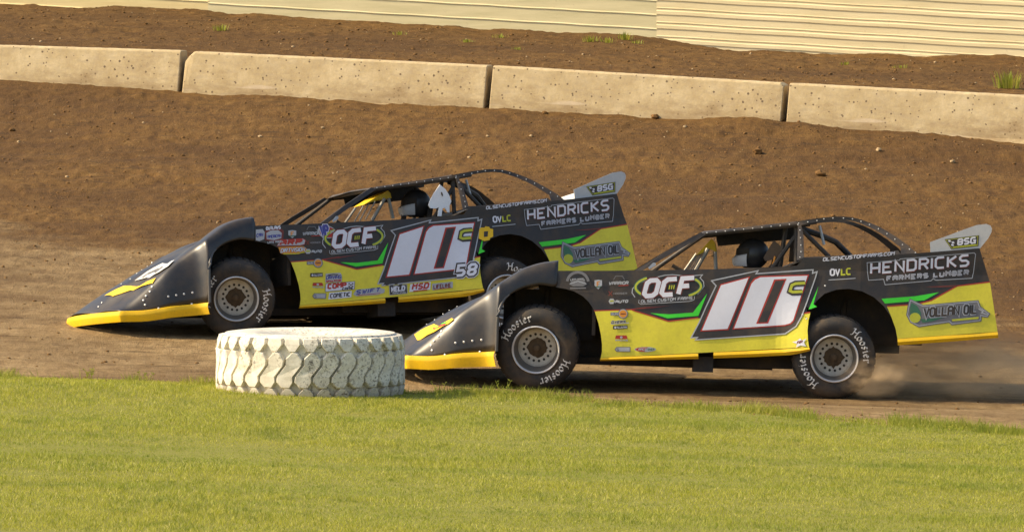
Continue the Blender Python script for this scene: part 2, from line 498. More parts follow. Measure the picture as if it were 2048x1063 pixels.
tag(grass, 'short mown yellow green infield grass', 'grass', kind='stuff')
ne = 26000
fx = rng.uniform(-5.2, 5.2, ne); fy = edge_y(fx) + rng.normal(-.15, .22, ne)
cl = vnoise(fx*3.3, fy*2, 35) > .02
fx, fy = fx[cl], fy[cl]
fringe = blades('rough_grass', fx, fy, (.03+.085*rng.random(len(fx))**2), rng.uniform(.003, .006, len(fx)), rng.uniform(.2, .9, len(fx)), M['weed'])
tag(fringe, 'longer ragged grass along the edge of the infield', 'grass', kind='stuff')

# clods and pebbles lying on the dirt
def rock_mesh(name, seed, sub=1):
    bm = bmesh.new(); bmesh.ops.create_icosphere(bm, subdivisions=sub, radius=1)
    r = random.Random(seed)
    for v in bm.verts:
        v.co *= r.uniform(.7, 1.2); v.co.z *= .7
    me = bpy.data.meshes.new(name); bm.to_mesh(me); bm.free()
    return me
def scatter(name, n, mat, region, smin, smax, label, cat, seed):
    r = np.random.default_rng(seed)
    rock = rock_mesh('r', seed)
    rv = np.empty(len(rock.vertices)*3, np.float32); rock.vertices.foreach_get('co', rv); rv = rv.reshape(-1, 3)
    rf = np.array([tuple(p.vertices) for p in rock.polygons])
    X, Y = region(r, n)
    k = (Y > edge_y(X) + .05) | (name == 'thrown_dirt'); X, Y = X[k], Y[k]; n = len(X)
    Z = H(X, Y) + relief(X, Y)
    s = smin + (smax-smin)*r.random(n)**9
    a = r.uniform(0, 6.28, n); ca, sa = np.cos(a), np.sin(a)
    st = r.uniform(.6, 1.5, (n, 3))
    V = rv[None]*st[:, None, :]*s[:, None, None]
    W = np.empty_like(V)
    W[..., 0] = V[..., 0]*ca[:, None]-V[..., 1]*sa[:, None] + X[:, None]
    W[..., 1] = V[..., 0]*sa[:, None]+V[..., 1]*ca[:, None] + Y[:, None]
    W[..., 2] = V[..., 2] + Z[:, None] + s[:, None]*.15
    Fc = (rf[None] + (np.arange(n)*len(rv))[:, None, None]).reshape(-1, 3)
    bpy.data.meshes.remove(rock)
    o = link(name, mesh_np(name, W.reshape(-1, 3), tris=Fc), mat)
    tag(o, label, cat, kind='stuff')
    return o
def reg_bank(r, n): x = r.uniform(-7, 7, n); return x, 67.5 + 13.0*r.random(n)**.7 - .30*x*.6
def reg_mound(r, n): x = r.uniform(-7.5, 7.5, n); return x, r.uniform(82.0, 89.3, n) - .32*x
def reg_low(r, n): x = r.uniform(-5.5, 5.5, n); return x, edge_y(x) + 12*r.random(n)**1.3
scatter('loose_dirt', 9000, M['clod'], reg_bank, .004, .024, 'crumbly loose dirt covering the upper banking', 'dirt', 3)
scatter('loose_dirt', 5000, M['clod'], reg_mound, .004, .026, 'crumbly dirt on the mound behind the barrier', 'dirt', 4)
scatter('loose_dirt', 2600, M['clod'], reg_low, .003, .02, 'small crumbs of dirt on the packed track', 'dirt', 5)
scatter('gravel', 1300, M['pebble'], lambda r, n: [np.concatenate(q) for q in zip(reg_bank(r, n*2//3), reg_mound(r, n//3))], .004, .02, 'scattered pale pebbles on the banking', 'gravel', 6)

scatter('thrown_dirt', 1500, M['clod'], lambda r, n: (lambda x: (x, edge_y(x) - .9*r.random(n)**2.2))(r.uniform(-5.2, 5.2, n)), .006, .026, 'dirt thrown onto the grass along the track edge', 'dirt', 8)

def ground_hit(px, py, y0=60.0, y1=93.0):
    """first place where the line of sight meets the ground"""
    v = ray(px, py); y = y0
    while y < y1:
        p = Vector((0, 0, ZC)) + v*(y/v.y)
        if p.z <= G(p.x, p.y): return p
        y += .03
    return None
stone_px = [(520, 275, 9, 'pebble'), (645, 257, 8, 'pebble'), (880, 268, 10, 'clod'), (1062, 273, 8, 'pebble'), (1516, 307, 22, 'clod'), (1757, 302, 14, 'pebble'), (1640, 352, 24, 'clod'), (1905, 325, 12, 'pebble'), (1310, 238, 20, 'clod'), (1090, 228, 13, 'clod'), (25, 263, 14, 'clod'), (975, 274, 8, 'pebble'), (616, 275, 10, 'clod'), (1370, 255, 9, 'pebble')]
stone_lab = ['small pale stone below the first barrier joint from the left', 'pale stone high on the banking near the first barrier joint', 'brown clod below the gap between the middle barrier blocks', 'tiny pale stone high on the banking above the far car roof', 'large brown clod lying below the third barrier block', 'pale grey stone below the rightmost barrier block', 'biggest dark clod on the right half of the banking', 'pale stone near the right end of the banking', 'dark clod against the foot of the third barrier block', 'brown clod close to the foot of the third barrier block left part', 'dark clod at the far left of the upper banking', 'small reddish stone above the far car roof', 'brown clod below the second barrier block left part', 'pale chip at the foot of the third barrier block']
for i, ((px, py, w, k), lab) in enumerate(zip(stone_px, stone_lab)):
    p = ground_hit(px, py)
    if p is None: continue
    o = link('stone' if k == 'pebble' else 'dirt_clod', rock_mesh('stone', 50+i, 2), M[k])
    s = w/2*p.y/F
    o.location = (p.x, p.y, G(p.x, p.y) + s*.35)
    o.scale = (s, s*.8, s*.85)
    o.rotation_euler.z = i
    tag(o, lab, 'stone' if k == 'pebble' else 'clod', 'stones and clods on the banking')

# ------------------------------------------------------------------ concrete barrier blocks
def barrier(px0, px1, ptop0, ptop1, label, ends, seed):
    """one block between two pixel columns; distance from the barrier line, height from its top edge"""
    def foot(px):
        v = ray(px, 150)
        t = 81.0/(v.y + .30*v.x)
        return v.x*t, v.y*t
    (xa, ya), (xb, yb) = foot(px0), foot(px1)
    L = math.hypot(xb-xa, yb-ya)
    za, zb = at(px0, ptop0, ya).z, at(px1, ptop1, yb).z
    dx = math.atan2(yb-ya, xb-xa); pitch = math.atan2(zb-za, L)
    prof = [(-.17, -1.0), (-.17, -.66), (-.08, -.52), (0.0, -.02), (.02, 0.0), (.22, 0.0), (.24, -.02), (.32, -.52), (.41, -.66), (.41, -1.0)]
    r = random.Random(seed)
    nL = 60
    v, f = [], []
    for i in range(nL+1):
        s = L*i/nL
        for j, (yy, zz) in enumerate(prof):
            z2, y2, s2 = zz, yy, s
            if i == 0: s2 += .012
            if i == nL: s2 -= .012
            top = max(0, (zz+.5)/.5)
            for (side, size, kind) in ends:
                d = s if side == 0 else L-s
                if kind == 'top' and zz > -.2 and d < size: z2 = min(z2, -(size-d)*1.1 + (-.0 if zz > -.01 else zz*.3))
            if 2 <= j <= 7: z2 += (r.random()-.5)*.004
            v.append((s2, y2, z2))
    n = len(prof)
    for i in range(nL):
        for j in range(n):
            f.append((i*n+j, (i+1)*n+j, (i+1)*n+(j+1) % n, i*n+(j+1) % n))
    f.append(tuple(range(n))); f.append(tuple(nL*n+j for j in range(n))[::-1])
    mb = MB().add(v, f)
    o = mb.build('concrete_barrier', M['concrete'])
    bv = o.modifiers.new('edge', 'BEVEL'); bv.width = .012; bv.segments = 2; bv.limit_method = 'ANGLE'; bv.angle_limit = math.radians(35)
    o.location = (xa, ya, za)
    o.rotation_euler = (0, -pitch, dx)
    tag(o, label, 'barrier', 'concrete barrier blocks along the track')
    return o
barrier(-246, 364, 83, 101, 'leftmost concrete barrier block, pitted pale face', [], 1)
barrier(369, 977, 102, 131, 'concrete barrier block with a cut off upper left corner and dark pit', [(0, .12, 'top')], 2)
barrier(984, 1571, 131, 166, 'concrete barrier block directly behind the far car tail, third from left', [(1, .03, 'top')], 3)
barrier(1577, 2185, 166, 198, 'rightmost concrete barrier block with pinkish scrapes along its foot', [], 4)

# ------------------------------------------------------------------ metal wall
wall_root = bpy.data.objects.new('metal_wall', None); C.objects.link(wall_root)
wall_root.location = (0, 90.0, 2.9)
tag(wall_root, 'long cream metal wall of horizontal ribbed sheets above the dirt mound', 'wall')
WT = -.055
def sheet(px0, px1, mat, period, phase, ribh, proud, double=False, yoff=0.0):
    def xw(px):
        v = ray(px, 60); t = 90.0/(v.y + .34*v.x); return v.x*t
    x0, x1 = xw(px0), xw(px1)
    prof = [(0.0, -.75)]
    z = -.75 + phase
    while z < 3.0:
        prof += [(0.0, z), (-proud, z+.006), (-proud, z+ribh-.012), (0.0, z+ribh)]
        if double: prof += [(0.0, z+ribh+.02), (-.008, z+ribh+.026), (-.008, z+ribh+.034), (0.0, z+ribh+.04)]
        z += period
    prof += [(0.0, 3.1)]
    nX = 24
    v, f = [], []
    for i in range(nX+1):
        x = x0 + (x1-x0)*i/nX
        wob = .006*math.sin(i*1.7+px0)
        for (yy, zz) in prof:
            v.append((x, yy - .34*x + yoff, zz + WT*x + wob*.5))
    n = len(prof)
    for i in range(nX):
        for j in range(n-1):
            f.append((i*n+j, (i+1)*n+j, (i+1)*n+j+1, i*n+j+1))
    o = MB().add(v, f).build('sheet_panel', mat, wall_root)
    return o
PER = 28.0*90/F
sheet(-700, 418, M['sheet_a'], PER, .045, .024, .012)
sheet(416, 1316, M['sheet_b'], PER, .02, .024, .012, yoff=-.006)
sheet(1313, 2750, M['sheet_c'], PER*1.0,   .035, .060, .012, True, yoff=-.014)
for px in (-300, 330, 1000, 1700, 2300):
    v = ray(px, 60); t = 90.0/(v.y + .34*v.x); x = v.x*t
    MB().box((x-.05, -.34*x+.03, -1.2+WT*x), (x+.05, -.34*x+.13, 3.0+WT*x)).build('wall_post', M['tubing'], wall_root)

# ------------------------------------------------------------------ weeds
def weed(px, py, hpx, nst, label, group, stalk=False, spread=.05, Y=None, seed=0):
    r = random.Random(seed)
    p = ground_hit(px, py, 54.0 if Y is None else Y-1.5)
    if p is None: return
    hm = hpx*p.y/F
    v, f, rn = [], [], []
    for i in range(nst):
        a = r.uniform(0, 6.28); d = r.random()*spread
        bx_, by_ = d*math.cos(a), d*math.sin(a)
        h = hm*r.uniform(.45, 1.0); l = r.uniform(.1, .5)*h
        ca, sa = math.cos(a), math.sin(a)
        wv = .004
        if stalk:
            pts = [(bx_+ca*l*t*t, by_+sa*l*t*t, h*t) for t in (0, .35, .7, 1)]
            for k in range(3):
                b = len(v)
                (x0, y0, z0), (x1, y1, z1) = pts[k], pts[k+1]
                v += [(x0-wv*.6, y0, z0), (x0+wv*.6, y0, z0), (x1+wv*.5, y1, z1), (x1-wv*.5, y1, z1)]; f.append((b, b+1, b+2, b+3)); rn += [r.random()*.5+.4]*4
            for k in range(7):
                t = r.uniform(.25, 1); q = r.uniform(0, 6.28); ln = .03*r.uniform(.4, 1.1)
                x0, y0, z0 = bx_+ca*l*t*t, by_+sa*l*t*t, h*t
                b = len(v)
                v += [(x0, y0, z0), (x0+math.cos(q)*ln*.5, y0+math.sin(q)*ln*.5, z0+ln*.15), (x0+math.cos(q)*ln, y0+math.sin(q)*ln, z0+ln*.6), (x0+math.cos(q)*ln*.4, y0+math.sin(q)*ln*.4, z0+ln*.55)]
                f.append((b, b+1, b+2, b+3)); rn += [r.random()]*4
        else:
            b = len(v)
            w2 = wv*r.uniform(.8, 2.2)
            v += [(bx_-w2*sa, by_+w2*ca, 0), (bx_+w2*sa, by_-w2*ca, 0), (bx_+ca*l*.4+w2*sa, by_+sa*l*.4-w2*ca, h*.55), (bx_+ca*l*.4-w2*sa, by_+sa*l*.4+w2*ca, h*.55), (bx_+ca*l, by_+sa*l, h)]
            f += [(b, b+1, b+2, b+3), (b+3, b+2, b+4)]; rn += [r.random()]*5
    me = bpy.data.meshes.new('weed'); me.from_pydata(v, [], f)
    at_ = me.attributes.new('rnd', 'FLOAT', 'POINT'); at_.data.foreach_set('value', rn)
    o = link('weed', me, M['weed'])
    o.location = (p.x, p.y, G(p.x, p.y)-.003)
    tag(o, label, 'weed', group)
for i, (px, py, h, n, lab) in enumerate([(1008, 806, 52, 5, 'tall spindly weed in front of the near car front wheel'), (880, 802, 42, 3, 'thin dark weed between the white tyre and the near front wheel'), (912, 800, 40, 2, 'single pale grass stalk left of the near front wheel'), (1120, 806, 24, 4, 'low weed just right of the near front wheel'), (1390, 815, 20, 3, 'short weed at the grass edge below the near car door'), (1640, 852, 34, 1, 'lone pale stalk at the grass edge below the near rear wheel'), (1568, 852, 24, 1, 'bent pale stalk at the grass edge left of the near rear wheel'), (1895, 868, 26, 6, 'weed tuft at the right end of the grass edge'), (175, 758, 24, 6, 'weed tuft at the left end of the grass edge'), (290, 762, 22, 4, 'weed tuft at the grass edge left of the white tyre')]):
    weed(px, py, h, n, lab, 'weeds along the grass edge', stalk=True, Y=55.5, seed=100+i)
tufts = [(442, 62, 16, 40, 'bright weed tuft on the mound above the first barrier joint'), (1000, 76, 12, 26, 'weed tuft on the mound above the middle barrier joint'), (800, 70, 10, 26, 'low weed tuft on the mound above the second barrier block'),
         (1180, 84, 16, 40, 'left tuft of the weed cluster on the mound above the third block'), (1215, 86, 14, 36, 'second tuft of the weed cluster above the third block'), (1250, 80, 18, 40, 'tallest tuft of the weed cluster above the third block'), (1275, 88, 10, 22, 'right tuft of the weed cluster above the third block'),
         (1037, 100, 9, 18, 'tiny weed close behind the third barrier block'), (1690, 130, 8, 18, 'tiny weed on the mound above the rightmost barrier block'), (935, 85, 9, 20, 'small weed on the mound left of the middle barrier joint'), (1800, 136, 10, 20, 'small weed on the mound near the right end')]
for i, (px, py, h, n, lab) in enumerate(tufts):
    weed(px, py, h, n, lab, 'weed tufts on the mound', spread=.11, Y=83.5, seed=200+i)
weed(2015, 192, 40, 110, 'bushy straw coloured weed hanging over the rightmost barrier block', 'weed over the barrier', spread=.17, Y=83.2, seed=300)

# ------------------------------------------------------------------ white tyre
def white_tyre():
    Yc = 57.4
    c = at(620.5, 787, Yc)
    zb = Hs(c.x, Yc) - .03
    root = bpy.data.objects.new('white_tyre', None); C.objects.link(root)
    root.location = (c.x, Yc, zb)
    root.rotation_euler = (0, math.radians(.3), 0)
    root.scale = (1.04, 1.04, 1.04)
    R, Hh = .745, .535
    prof = [(.36, .06), (.34, .10), (.42, .03), (.55, .005), (.68, .01), (.725, .04), (R-.012, .10), (R-.008, .27), (R-.012, .44), (.725, .49), (.70, .525), (.62, Hh), (.50, .528), (.42, .50), (.37, .46), (.36, .40), (.42, .34), (.60, .30)]
    MB().lathe(prof, 128, axis='Z').build('tyre_carcass', M['tyre_white'], root, smooth=True)
    k = .00079
    shoulder = [(650,195),(780,195),(790,255),(745,330),(690,326),(642,250)]
    chevron = [(735,395),(800,325),(850,345),(888,410),(880,470),(795,590),(798,650),(765,708),(695,706),(642,645),(648,590),(735,465)]
    foot = [(590,760),(640,705),(690,715),(725,760),(725,830),(590,830)]
    nl = 32
    def lug(name, poly, cx, dth):
        pts = [((x-cx)*1.10*k/(R+.02), Hh-.022-(y-190)*k) for x, y in poly]
        pts = [(a, max(.012, z)) for a, z in pts]
        mx = sum(p[0] for p in pts)/len(pts); mz = sum(p[1] for p in pts)/len(pts)
        def ring(r, s):
            out = []
            for a, z in pts:
                a2, z2 = mx+(a-mx)*s, mz+(z-mz)*s
                rr = r - .030*max(0, (z2-.44)/.08) - .02*max(0, (.08-z2)/.08)
                th = a2 - math.pi/2
                out.append((rr*math.cos(th), rr*math.sin(th), z2))
            return out
        A, B, D = ring(R-.012, 1.05), ring(R+.030, .99), ring(R+.037, .935)
        n = len(pts)
        v = A+B+D; f = []
        for q in (0, 1):
            f += [(q*n+i, q*n+(i+1) % n, (q+1)*n+(i+1) % n, (q+1)*n+i) for i in range(n)]
        tri = tessellate_polygon([[Vector((a, z, 0)) for a, z in pts]])
        f += [tuple(2*n+i for i in t) for t in tri]
        first = MB().add(v, f).build('tread_lug', M['tyre_white'], root)
        first.rotation_euler.z = dth
        for i in range(1, nl):
            o = first.copy(); C.objects.link(o); o.parent = root
            o.rotation_euler = (0, 0, dth + 2*math.pi*i/nl)
    for nd in M['tyre_white'].node_tree.nodes:
        if nd.type == 'TEX_COORD': nd.object = root
    lug('tread_lug', shoulder, 715, 0.03)
    lug('tread_lug', chevron, 765, 0.0)
    lug('tread_lug', foot, 655, -.02)
    tag(root, 'big white painted loader tyre lying flat at the grass edge', 'tyre')
white_tyre()

# ------------------------------------------------------------------ stroke lettering
GL = {'A':['000516364540','0343'],'B':['0006','063645443303','334241300 0'.replace(' ','')],'C':['461605011040'],'D':['00063645413000'],'E':['46060040','0333'],'F':['460600','0333'],
'G':['46160501104043 23'.replace(' ','')],'H':['0006','4046','0343'],'I':['0006'],'K':['0006','4603','1340'],'L':['060040'],'M':['0006244640'],'N':['00064046'],
'O':['163645413010010516'],'P':['000636454433 03'.replace(' ','')],'R':['000636454433 03'.replace(' ',''),'2340'],'S':['46160504133342413000'],'T':['0646','2620'],
'U':['060110304146'],'V':['062046'],'W':['0610243046'],'X':['0046','0640'],'Y':['0623','4623','2320'],'Z':['06460040'],'5':['46060333424130 00'.replace(' ','')],
'8':['163645443313040516','133342413010010213'],'1':['052620'],'0':['163645413010010516'],'.':['0001'],'-':['1333'],' ':[]}
WD = {'I':0.0,'.':0.0,' ':1.6,'1':2.2,'-':3}
def strip(pts, h, closed=False):
    """mitred band along a 2-D polyline: list of quads"""
    n = len(pts); L_, R_ = [], []
    for i in range(n):
        a = pts[i-1] if (i > 0 or closed) else None
        b = pts[i]; c = pts[(i+1) % n] if (i < n-1 or closed) else None
        if closed and i == 0: a = pts[-1]
        d1 = None if a is None else (b[0]-a[0], b[1]-a[1])
        d2 = None if c is None else (c[0]-b[0], c[1]-b[1])
        def nrm(d):
            l = math.hypot(*d) or 1; return (d[0]/l, d[1]/l)
        if d1 is None: d1 = d2
        if d2 is None: d2 = d1
        d1, d2 = nrm(d1), nrm(d2)
        n1, n2 = (-d1[1], d1[0]), (-d2[1], d2[0])
        m = (n1[0]+n2[0], n1[1]+n2[1]); l = math.hypot(*m)
        if l < .3: m = n1; s = 1
        else:
            m = (m[0]/l, m[1]/l); s = min(2.2, 1/max(.3, m[0]*n1[0]+m[1]*n1[1]))
        ex = 0
        L_.append((b[0]+m[0]*h*s, b[1]+m[1]*h*s)); R_.append((b[0]-m[0]*h*s, b[1]-m[1]*h*s))
    out = []
    for i in range(n if closed else n-1):
        j = (i+1) % n
        out.append([L_[i], L_[j], R_[j], R_[i]])
    return out
def glyphs(txt, p0, p1, h, slant=0.0, gap=1.7):
    """polylines in pixel space for a text line from p0 to p1 (baseline), cap height h"""
    W = sum(WD.get(ch, 4.0) for ch in txt) + gap*(len(txt)-1)
    ex, ey = (p1[0]-p0[0])/W, (p1[1]-p0[1])/W
    x = 0; out = []
    for ch in txt:
        w = WD.get(ch, 4.0)
        sx = w/4.0 if ch in '1-' else 1.0
        for s in GL.get(ch, []):
            pl = []
            for i in range(0, len(s), 2):
                gx, gy = int(s[i])*sx, int(s[i+1])
                X = x+gx
                pl.append((p0[0]+ex*X + slant*gy*h/6, p0[1]+ey*X - gy*h/6))
            out.append(pl)
        x += w+gap
    return out

class Decal:
    """flat print authored in photo pixels, laid over a body surface"""
    def __init__(s, pm): s.pm = pm; s.q = []; s.mats = []; s.lay = 0
    def mi(s, m):
        if m not in s.mats: s.mats.append(m)
        return s.mats.index(m)
    def up(s): s.lay += 1
    def poly(s, pts, m): s.q.append(([s.pm(*p) for p in pts], s.mi(m), s.lay + .0)); s.lay += 1
    def band(s, pts, w, m, closed=False):
        for k in strip(pts, w/2, closed): s.q.append(([s.pm(*p) for p in k], s.mi(m), s.lay))
        s.lay += 1
    def text(s, txt, p0, p1, h, t, m, slant=0.0, gap=1.7, bump=True):
        k = 0
        for pl in glyphs(txt, p0, p1, h, slant, gap):
            cl = len(pl) > 3 and pl[0] == pl[-1]
            for q in strip(pl[:-1] if cl else pl, t/2, cl): s.q.append(([s.pm(*p) for p in q], s.mi(m), s.lay + .25*(k % 3)))
            k += 1
        s.lay += 1
    def ellipse(s, c, rx, ry, m, rot=0.0, n=28):
        s.poly([(c[0]+rx*math.cos(a)*math.cos(rot)-ry*math.sin(a)*math.sin(rot), c[1]+rx*math.cos(a)*math.sin(rot)+ry*math.sin(a)*math.cos(rot)) for a in [2*math.pi*i/n for i in range(n)]], m)
    def build(s, name, parent, surf, base=.0020, step=.0007, cut=.05):
        bm = bmesh.new()
        for pts, mi, lay in s.q:
            if len(pts) == 4:
                tris = None
            vs_ = [bm.verts.new((p[0], p[1], lay)) for p in pts]
            for t in tessellate_polygon([[Vector((p[0], p[1], 0)) for p in pts]]):
                try:
                    fc = bm.faces.new([vs_[i] for i in t]); fc.material_index = mi
                except ValueError: pass
        lo = [min(v.co[k] for v in bm.verts) for k in (0, 1)]; hi = [max(v.co[k] for v in bm.verts) for k in (0, 1)]
        for k in (0, 1):
            z = math.ceil(lo[k]/cut)*cut
            while z < hi[k]:
                co = Vector((0, 0, 0)); co[k] = z; no = Vector((0, 0, 0)); no[k] = 1
                bmesh.ops.bisect_plane(bm, geom=bm.verts[:]+bm.edges[:]+bm.faces[:], dist=1e-6, plane_co=co, plane_no=no)
                z += cut
        for v in bm.verts:
            u, w, l = v.co
            v.co = surf(u, w, base + step*l)
        bm.normal_update()
        for fc in bm.faces:
            if fc.normal.y > 0: fc.normal_flip()
        me = bpy.data.meshes.new(name); bm.to_mesh(me); bm.free()
        return link(name, me, [M[k] for k in s.mats], parent)

# ------------------------------------------------------------------ race cars
R_W = .372
A0 = at(1069, 695.5, 60.0); B0 = at(1666, 714, 60.0)
TAU = math.atan2(A0.z-B0.z, B0.x-A0.x)
def PN(px, py):
    q = at(px, py, 60.0) - A0
    return (q.x*math.cos(TAU)-q.z*math.sin(TAU), q.x*math.sin(TAU)+q.z*math.cos(TAU)+R_W)
def sstep(t): t = max(0., min(1., t)); return t*t*(3-2*t)
def S(u, v):
    w = .08*max(0., min(1., (v-.35)/.8))**1.3 + .10*max(0., min(1., (u-2.9)/1.4))
    w += .0018*math.sin(u*7.3+v*3.1) + .0012*math.sin(u*13.7-v*8.3)
    if u < 2.75: w -= .075*sstep((u-2.12)/.36)*sstep((1.0-v)/.5)
    return w
def on_side(u, v, off): return Vector((u, S(u, v)-off, v))
ROLL = math.radians(3.0)
def body_matrix(x, y, z, yaw, pit, roll):
    T = Matrix.Translation((x, y, z)) @ Matrix.Rotation(yaw, 4, 'Z') @ Matrix.Rotation(pit, 4, 'Y')
    ax = Matrix.Translation((0, .05, .6))
    return T @ ax @ Matrix.Rotation(-roll, 4, 'X') @ ax.inverted()
MB_NEAR = body_matrix(A0.x, 60.0, A0.z-R_W, 0.0, TAU, ROLL)
MB_FAR = body_matrix(-2.59507, 63.8634, .25636, .374479, .013335, math.radians(6))

def far_uv(px, py, w=None):
    """photo pixel on the far car -> body side coordinates"""
    inv = MB_FAR.inverted()
    o = inv @ Vector((0, 0, ZC)); d = (inv.to_3x3() @ ray(px, py))
    ww = .05 if w is None else w
    for _ in range(6):
        t = (ww-o.y)/d.y; p = o + d*t
        if w is None: ww = S(p.x, p.z)
    return p.x, p.z
def near_uv(px, py, w=None):
    inv = MB_NEAR.inverted()
    o = inv @ Vector((0, 0, ZC)); d = (inv.to_3x3() @ ray(px, py))
    ww = .05 if w is None else w
    for _ in range(6):
        t = (ww-o.y)/d.y; p = o + d*t
        if w is None: ww = S(p.x, p.z)
    return p.x, p.z
def PW(px, py, w):
    u, v = near_uv(px, py, w); return Vector((u, w, v))

ARCH_F = [(1201,715),(1204,702),(1204,688),(1202,670),(1197,646),(1189,621),(1178,604),(1166,592),(1148,582),(1130,577),(1112,574)]
ARCH_R = [(1618,694),(1616,680),(1615,660),(1617,640),(1623,618),(1633,601),(1649,587),(1672,579),(1698,577),(1724,582),(1748,594),(1768,612),(1783,634),(1791,656),(1794,676)]
DOOR = [(1112,541),(1220,541),(1430,538),(1560,533),(1594,531),(1608,516),(1612,516)] + [(1612,612),(1617,640),(1615,660),(1616,680),(1618,694)] + [(1427,704),(1396,706)] + ARCH_F[:]
QUARTER = [(1612.3,516),(1700,515),(1833,506),(1861,504),(1959,496),(1980,565),(1995,663),(1795,677)] + ARCH_R[::-1][1:-3] + [(1623,618),(1612.3,612)]
YEL_D = [(1189,621),(1262,618.5),(1264,620.5),(1337,643),(1396,636),(1400,636),(1606,627),(1621,624),(1617,640),(1615,660),(1616,680),(1618,693.5),(1427,703.5),(1201.5,714.5),(1204,702),(1204,688),(1202,670),(1197,646)]
YEL_Q = [(1774,612.5),(1800,611),(1832,608.5),(1864,600),(1916,572),(1980,564.5),(1995,662.5),(1795,676.5),(1791,656),(1783,634)]

def common_decals(panel, quarter, near):
    d = Decal(near_uv)
    d.poly(YEL_D, 'yellow')
    d.band([(1188,621),(1262,618.5),(1300,614)], 2.0, 'red')
    d.poly([(1262,618),(1300,613.5),(1342,610.5),(1300,616.5)], 'maroon')
    d.band([(1264,619.5),(1337,642),(1396,635)], 2.2, 'red')
    d.band([(1604,626.5),(1620,624)], 2.2, 'red')
    d.poly([(1414.5,586),(1396.5,631),(1335,636),(1301,625.5),(1338,628),(1386,624.5)], 'green')
    d.poly([(1637,572),(1617,618.5),(1634,613),(1626.5,608)], 'green')
    d.build('paint_wrap', panel, on_side)
    d = Decal(near_uv); d.lay = 8
    PL = [(1423,561),(1516,541),(1512,547),(1626,539),(1625,546),(1634,543),(1631,554),(1615,600),(1603,632),(1592,652),(1570,667),(1391,679),(1395,674),(1382,675),(1398,645),(1412,613),(1432,571)]
    d.poly(PL, 'black')
    d.band(PL, 2.4, 'silver', True)
    for o_, m in ((2.4, 'red'), (0, 'white')):
        e = o_
        d.poly([(1442-e*.4,570-e),(1497+e*1.5,555-e*1.2),(1455+e*.9,657+e),(1404-e*1.5,660+e)], m)
        d.poly([(1521-e,554-e),(1615+e*1.4,551-e),(1586+e,640+e*.4),(1580+e*.8,646+e*.8),(1570,649+e),(1468-e*1.4,656+e),(1503-e,567-e*.6),(1510-e,559-e)], m)
    d.poly([(1548,558.5),(1573,557),(1536,646),(1512,647)], 'red')
    d.poly([(1551,561),(1569,560),(1533.5,643.5),(1516,644.5)], 'black')
    d.text('C', (1579,585), (1604,584), 18, 12, 'black', .32)
    d.text('C', (1579,584), (1605,582.5), 17, 5.5, 'olive', .32)
    d.build('number_decal', panel, on_side)
    # farm logo
    d = Decal(near_uv); d.lay = 8
    d.band([(1270,594),(1264,585),(1265,577),(1275,567),(1296,558),(1330,550),(1345,549),(1378,552),(1405,549),(1400,555),(1407,563),(1408,572),(1400,583),(1395,588)], 1.8, 'silver')
    for c0, a0, a1 in (((1335,574), 130, 225), ((1338,572), -52, 42)):
        pl = [(c0[0]+64*math.cos(math.radians(a)), c0[1]-24*math.sin(math.radians(a))) for a in range(a0, a1+1, 8)]
        d.band(pl, 7, 'dgreen'); d.band(pl, 4, 'olive')
    d.text('OCF', (1287,592), (1380,586), 31, 13, 'maroon', .27, 1.9)
    d.text('OCF', (1287,592), (1380,586), 31, 9.0, 'white', .27, 1.9)
    d.text('III', (1338,578), (1347,577.5), 8, 2.2, 'olive', .2, 1.5)
    d.poly([(1280,599),(1386,591),(1385,598),(1380,601),(1282,607),(1277,604)], 'black')
    d.band([(1278,599),(1277,605),(1282,608),(1380,602),(1388,599),(1389,592)], 1.2, 'silver')
    d.text('OLSEN CUSTOM FARMS', (1282,605), (1384,598), 5.2, 1.5, 'silver', .15, 1.6)
    d.build('sponsor_decal', panel, on_side)
    # quarter panel
    d = Decal(near_uv)
    d.poly(YEL_Q, 'yellow')
    d.band([(1775,612),(1832,608),(1862,600.5),(1914,571.5),(1979,563.5)], 2.4, 'red')
    d.poly([(1850,573),(1912,570),(1916,572),(1880,574)], 'maroon')
    d.poly([(1763,597),(1830,592),(1878,584),(1849,600),(1770,606.5)], 'green')
    d.build('paint_wrap', quarter, on_side)
    d = Decal(near_uv); d.lay = 6
    d.text('OLSENCUSTOMFARMS.COM', (1646,521.5), (1788,509.5), 6.0, 1.7, 'white', .2, 1.5)
    d.text('OV', (1661,550), (1679,549), 11.5, 3.2, 'white', 0, 1.4)
    d.text('LC', (1683,549), (1701,548), 11.5, 3.2, 'olive', 0, 1.4)
    d.band([(1657,559.5),(1690,557.5),(1711,556)], 1.5, 'silver')
    d.text('HENDRICKS', (1743,547.5), (1937,531.5), 20.5, 5.2, 'maroon', .03, 1.9)
    d.text('HENDRICKS', (1742,546.5), (1936,530.5), 20.5, 4.4, 'white', .03, 1.9)
    d.text('FARMERS LUMBER', (1774,561), (1936,548), 8.0, 2.9, 'white', .08, 2.6)
    d.text('FARMERS LUMBER', (1774,561), (1936,548), 8.0, .9, 'black', .08, 2.6)
    d.band([(1734,525),(1799,520),(1800,517.5),(1948,505.5),(1951,508),(1947,543),(1944,556),(1872,560),(1866,557),(1862,561),(1770,569),(1767,558),(1737,560),(1735,545)], 1.3, 'silver', True)
    d.build('sponsor_decal', quarter, on_side)
    d = Decal(near_uv); d.lay = 6
    out = [(1821,600),(1846,612),(1955,602.5),(1959,614),(1977,627),(1974,632),(1961,630),(1960,640),(1904,647),(1899,642),(1870,646),(1838,651),(1822,643),(1815,629),(1818,612)]
    d.band(out, 5.5, 'grey', True); d.poly(out, 'grey'); d.band(out, 1.6, 'silver', True)
    d.poly([(1823,605),(1834,611),(1842,625),(1841,635),(1820,629),(1820,615)], 'dgreen')
    d.ellipse((1830,635), 11, 10, 'olive')
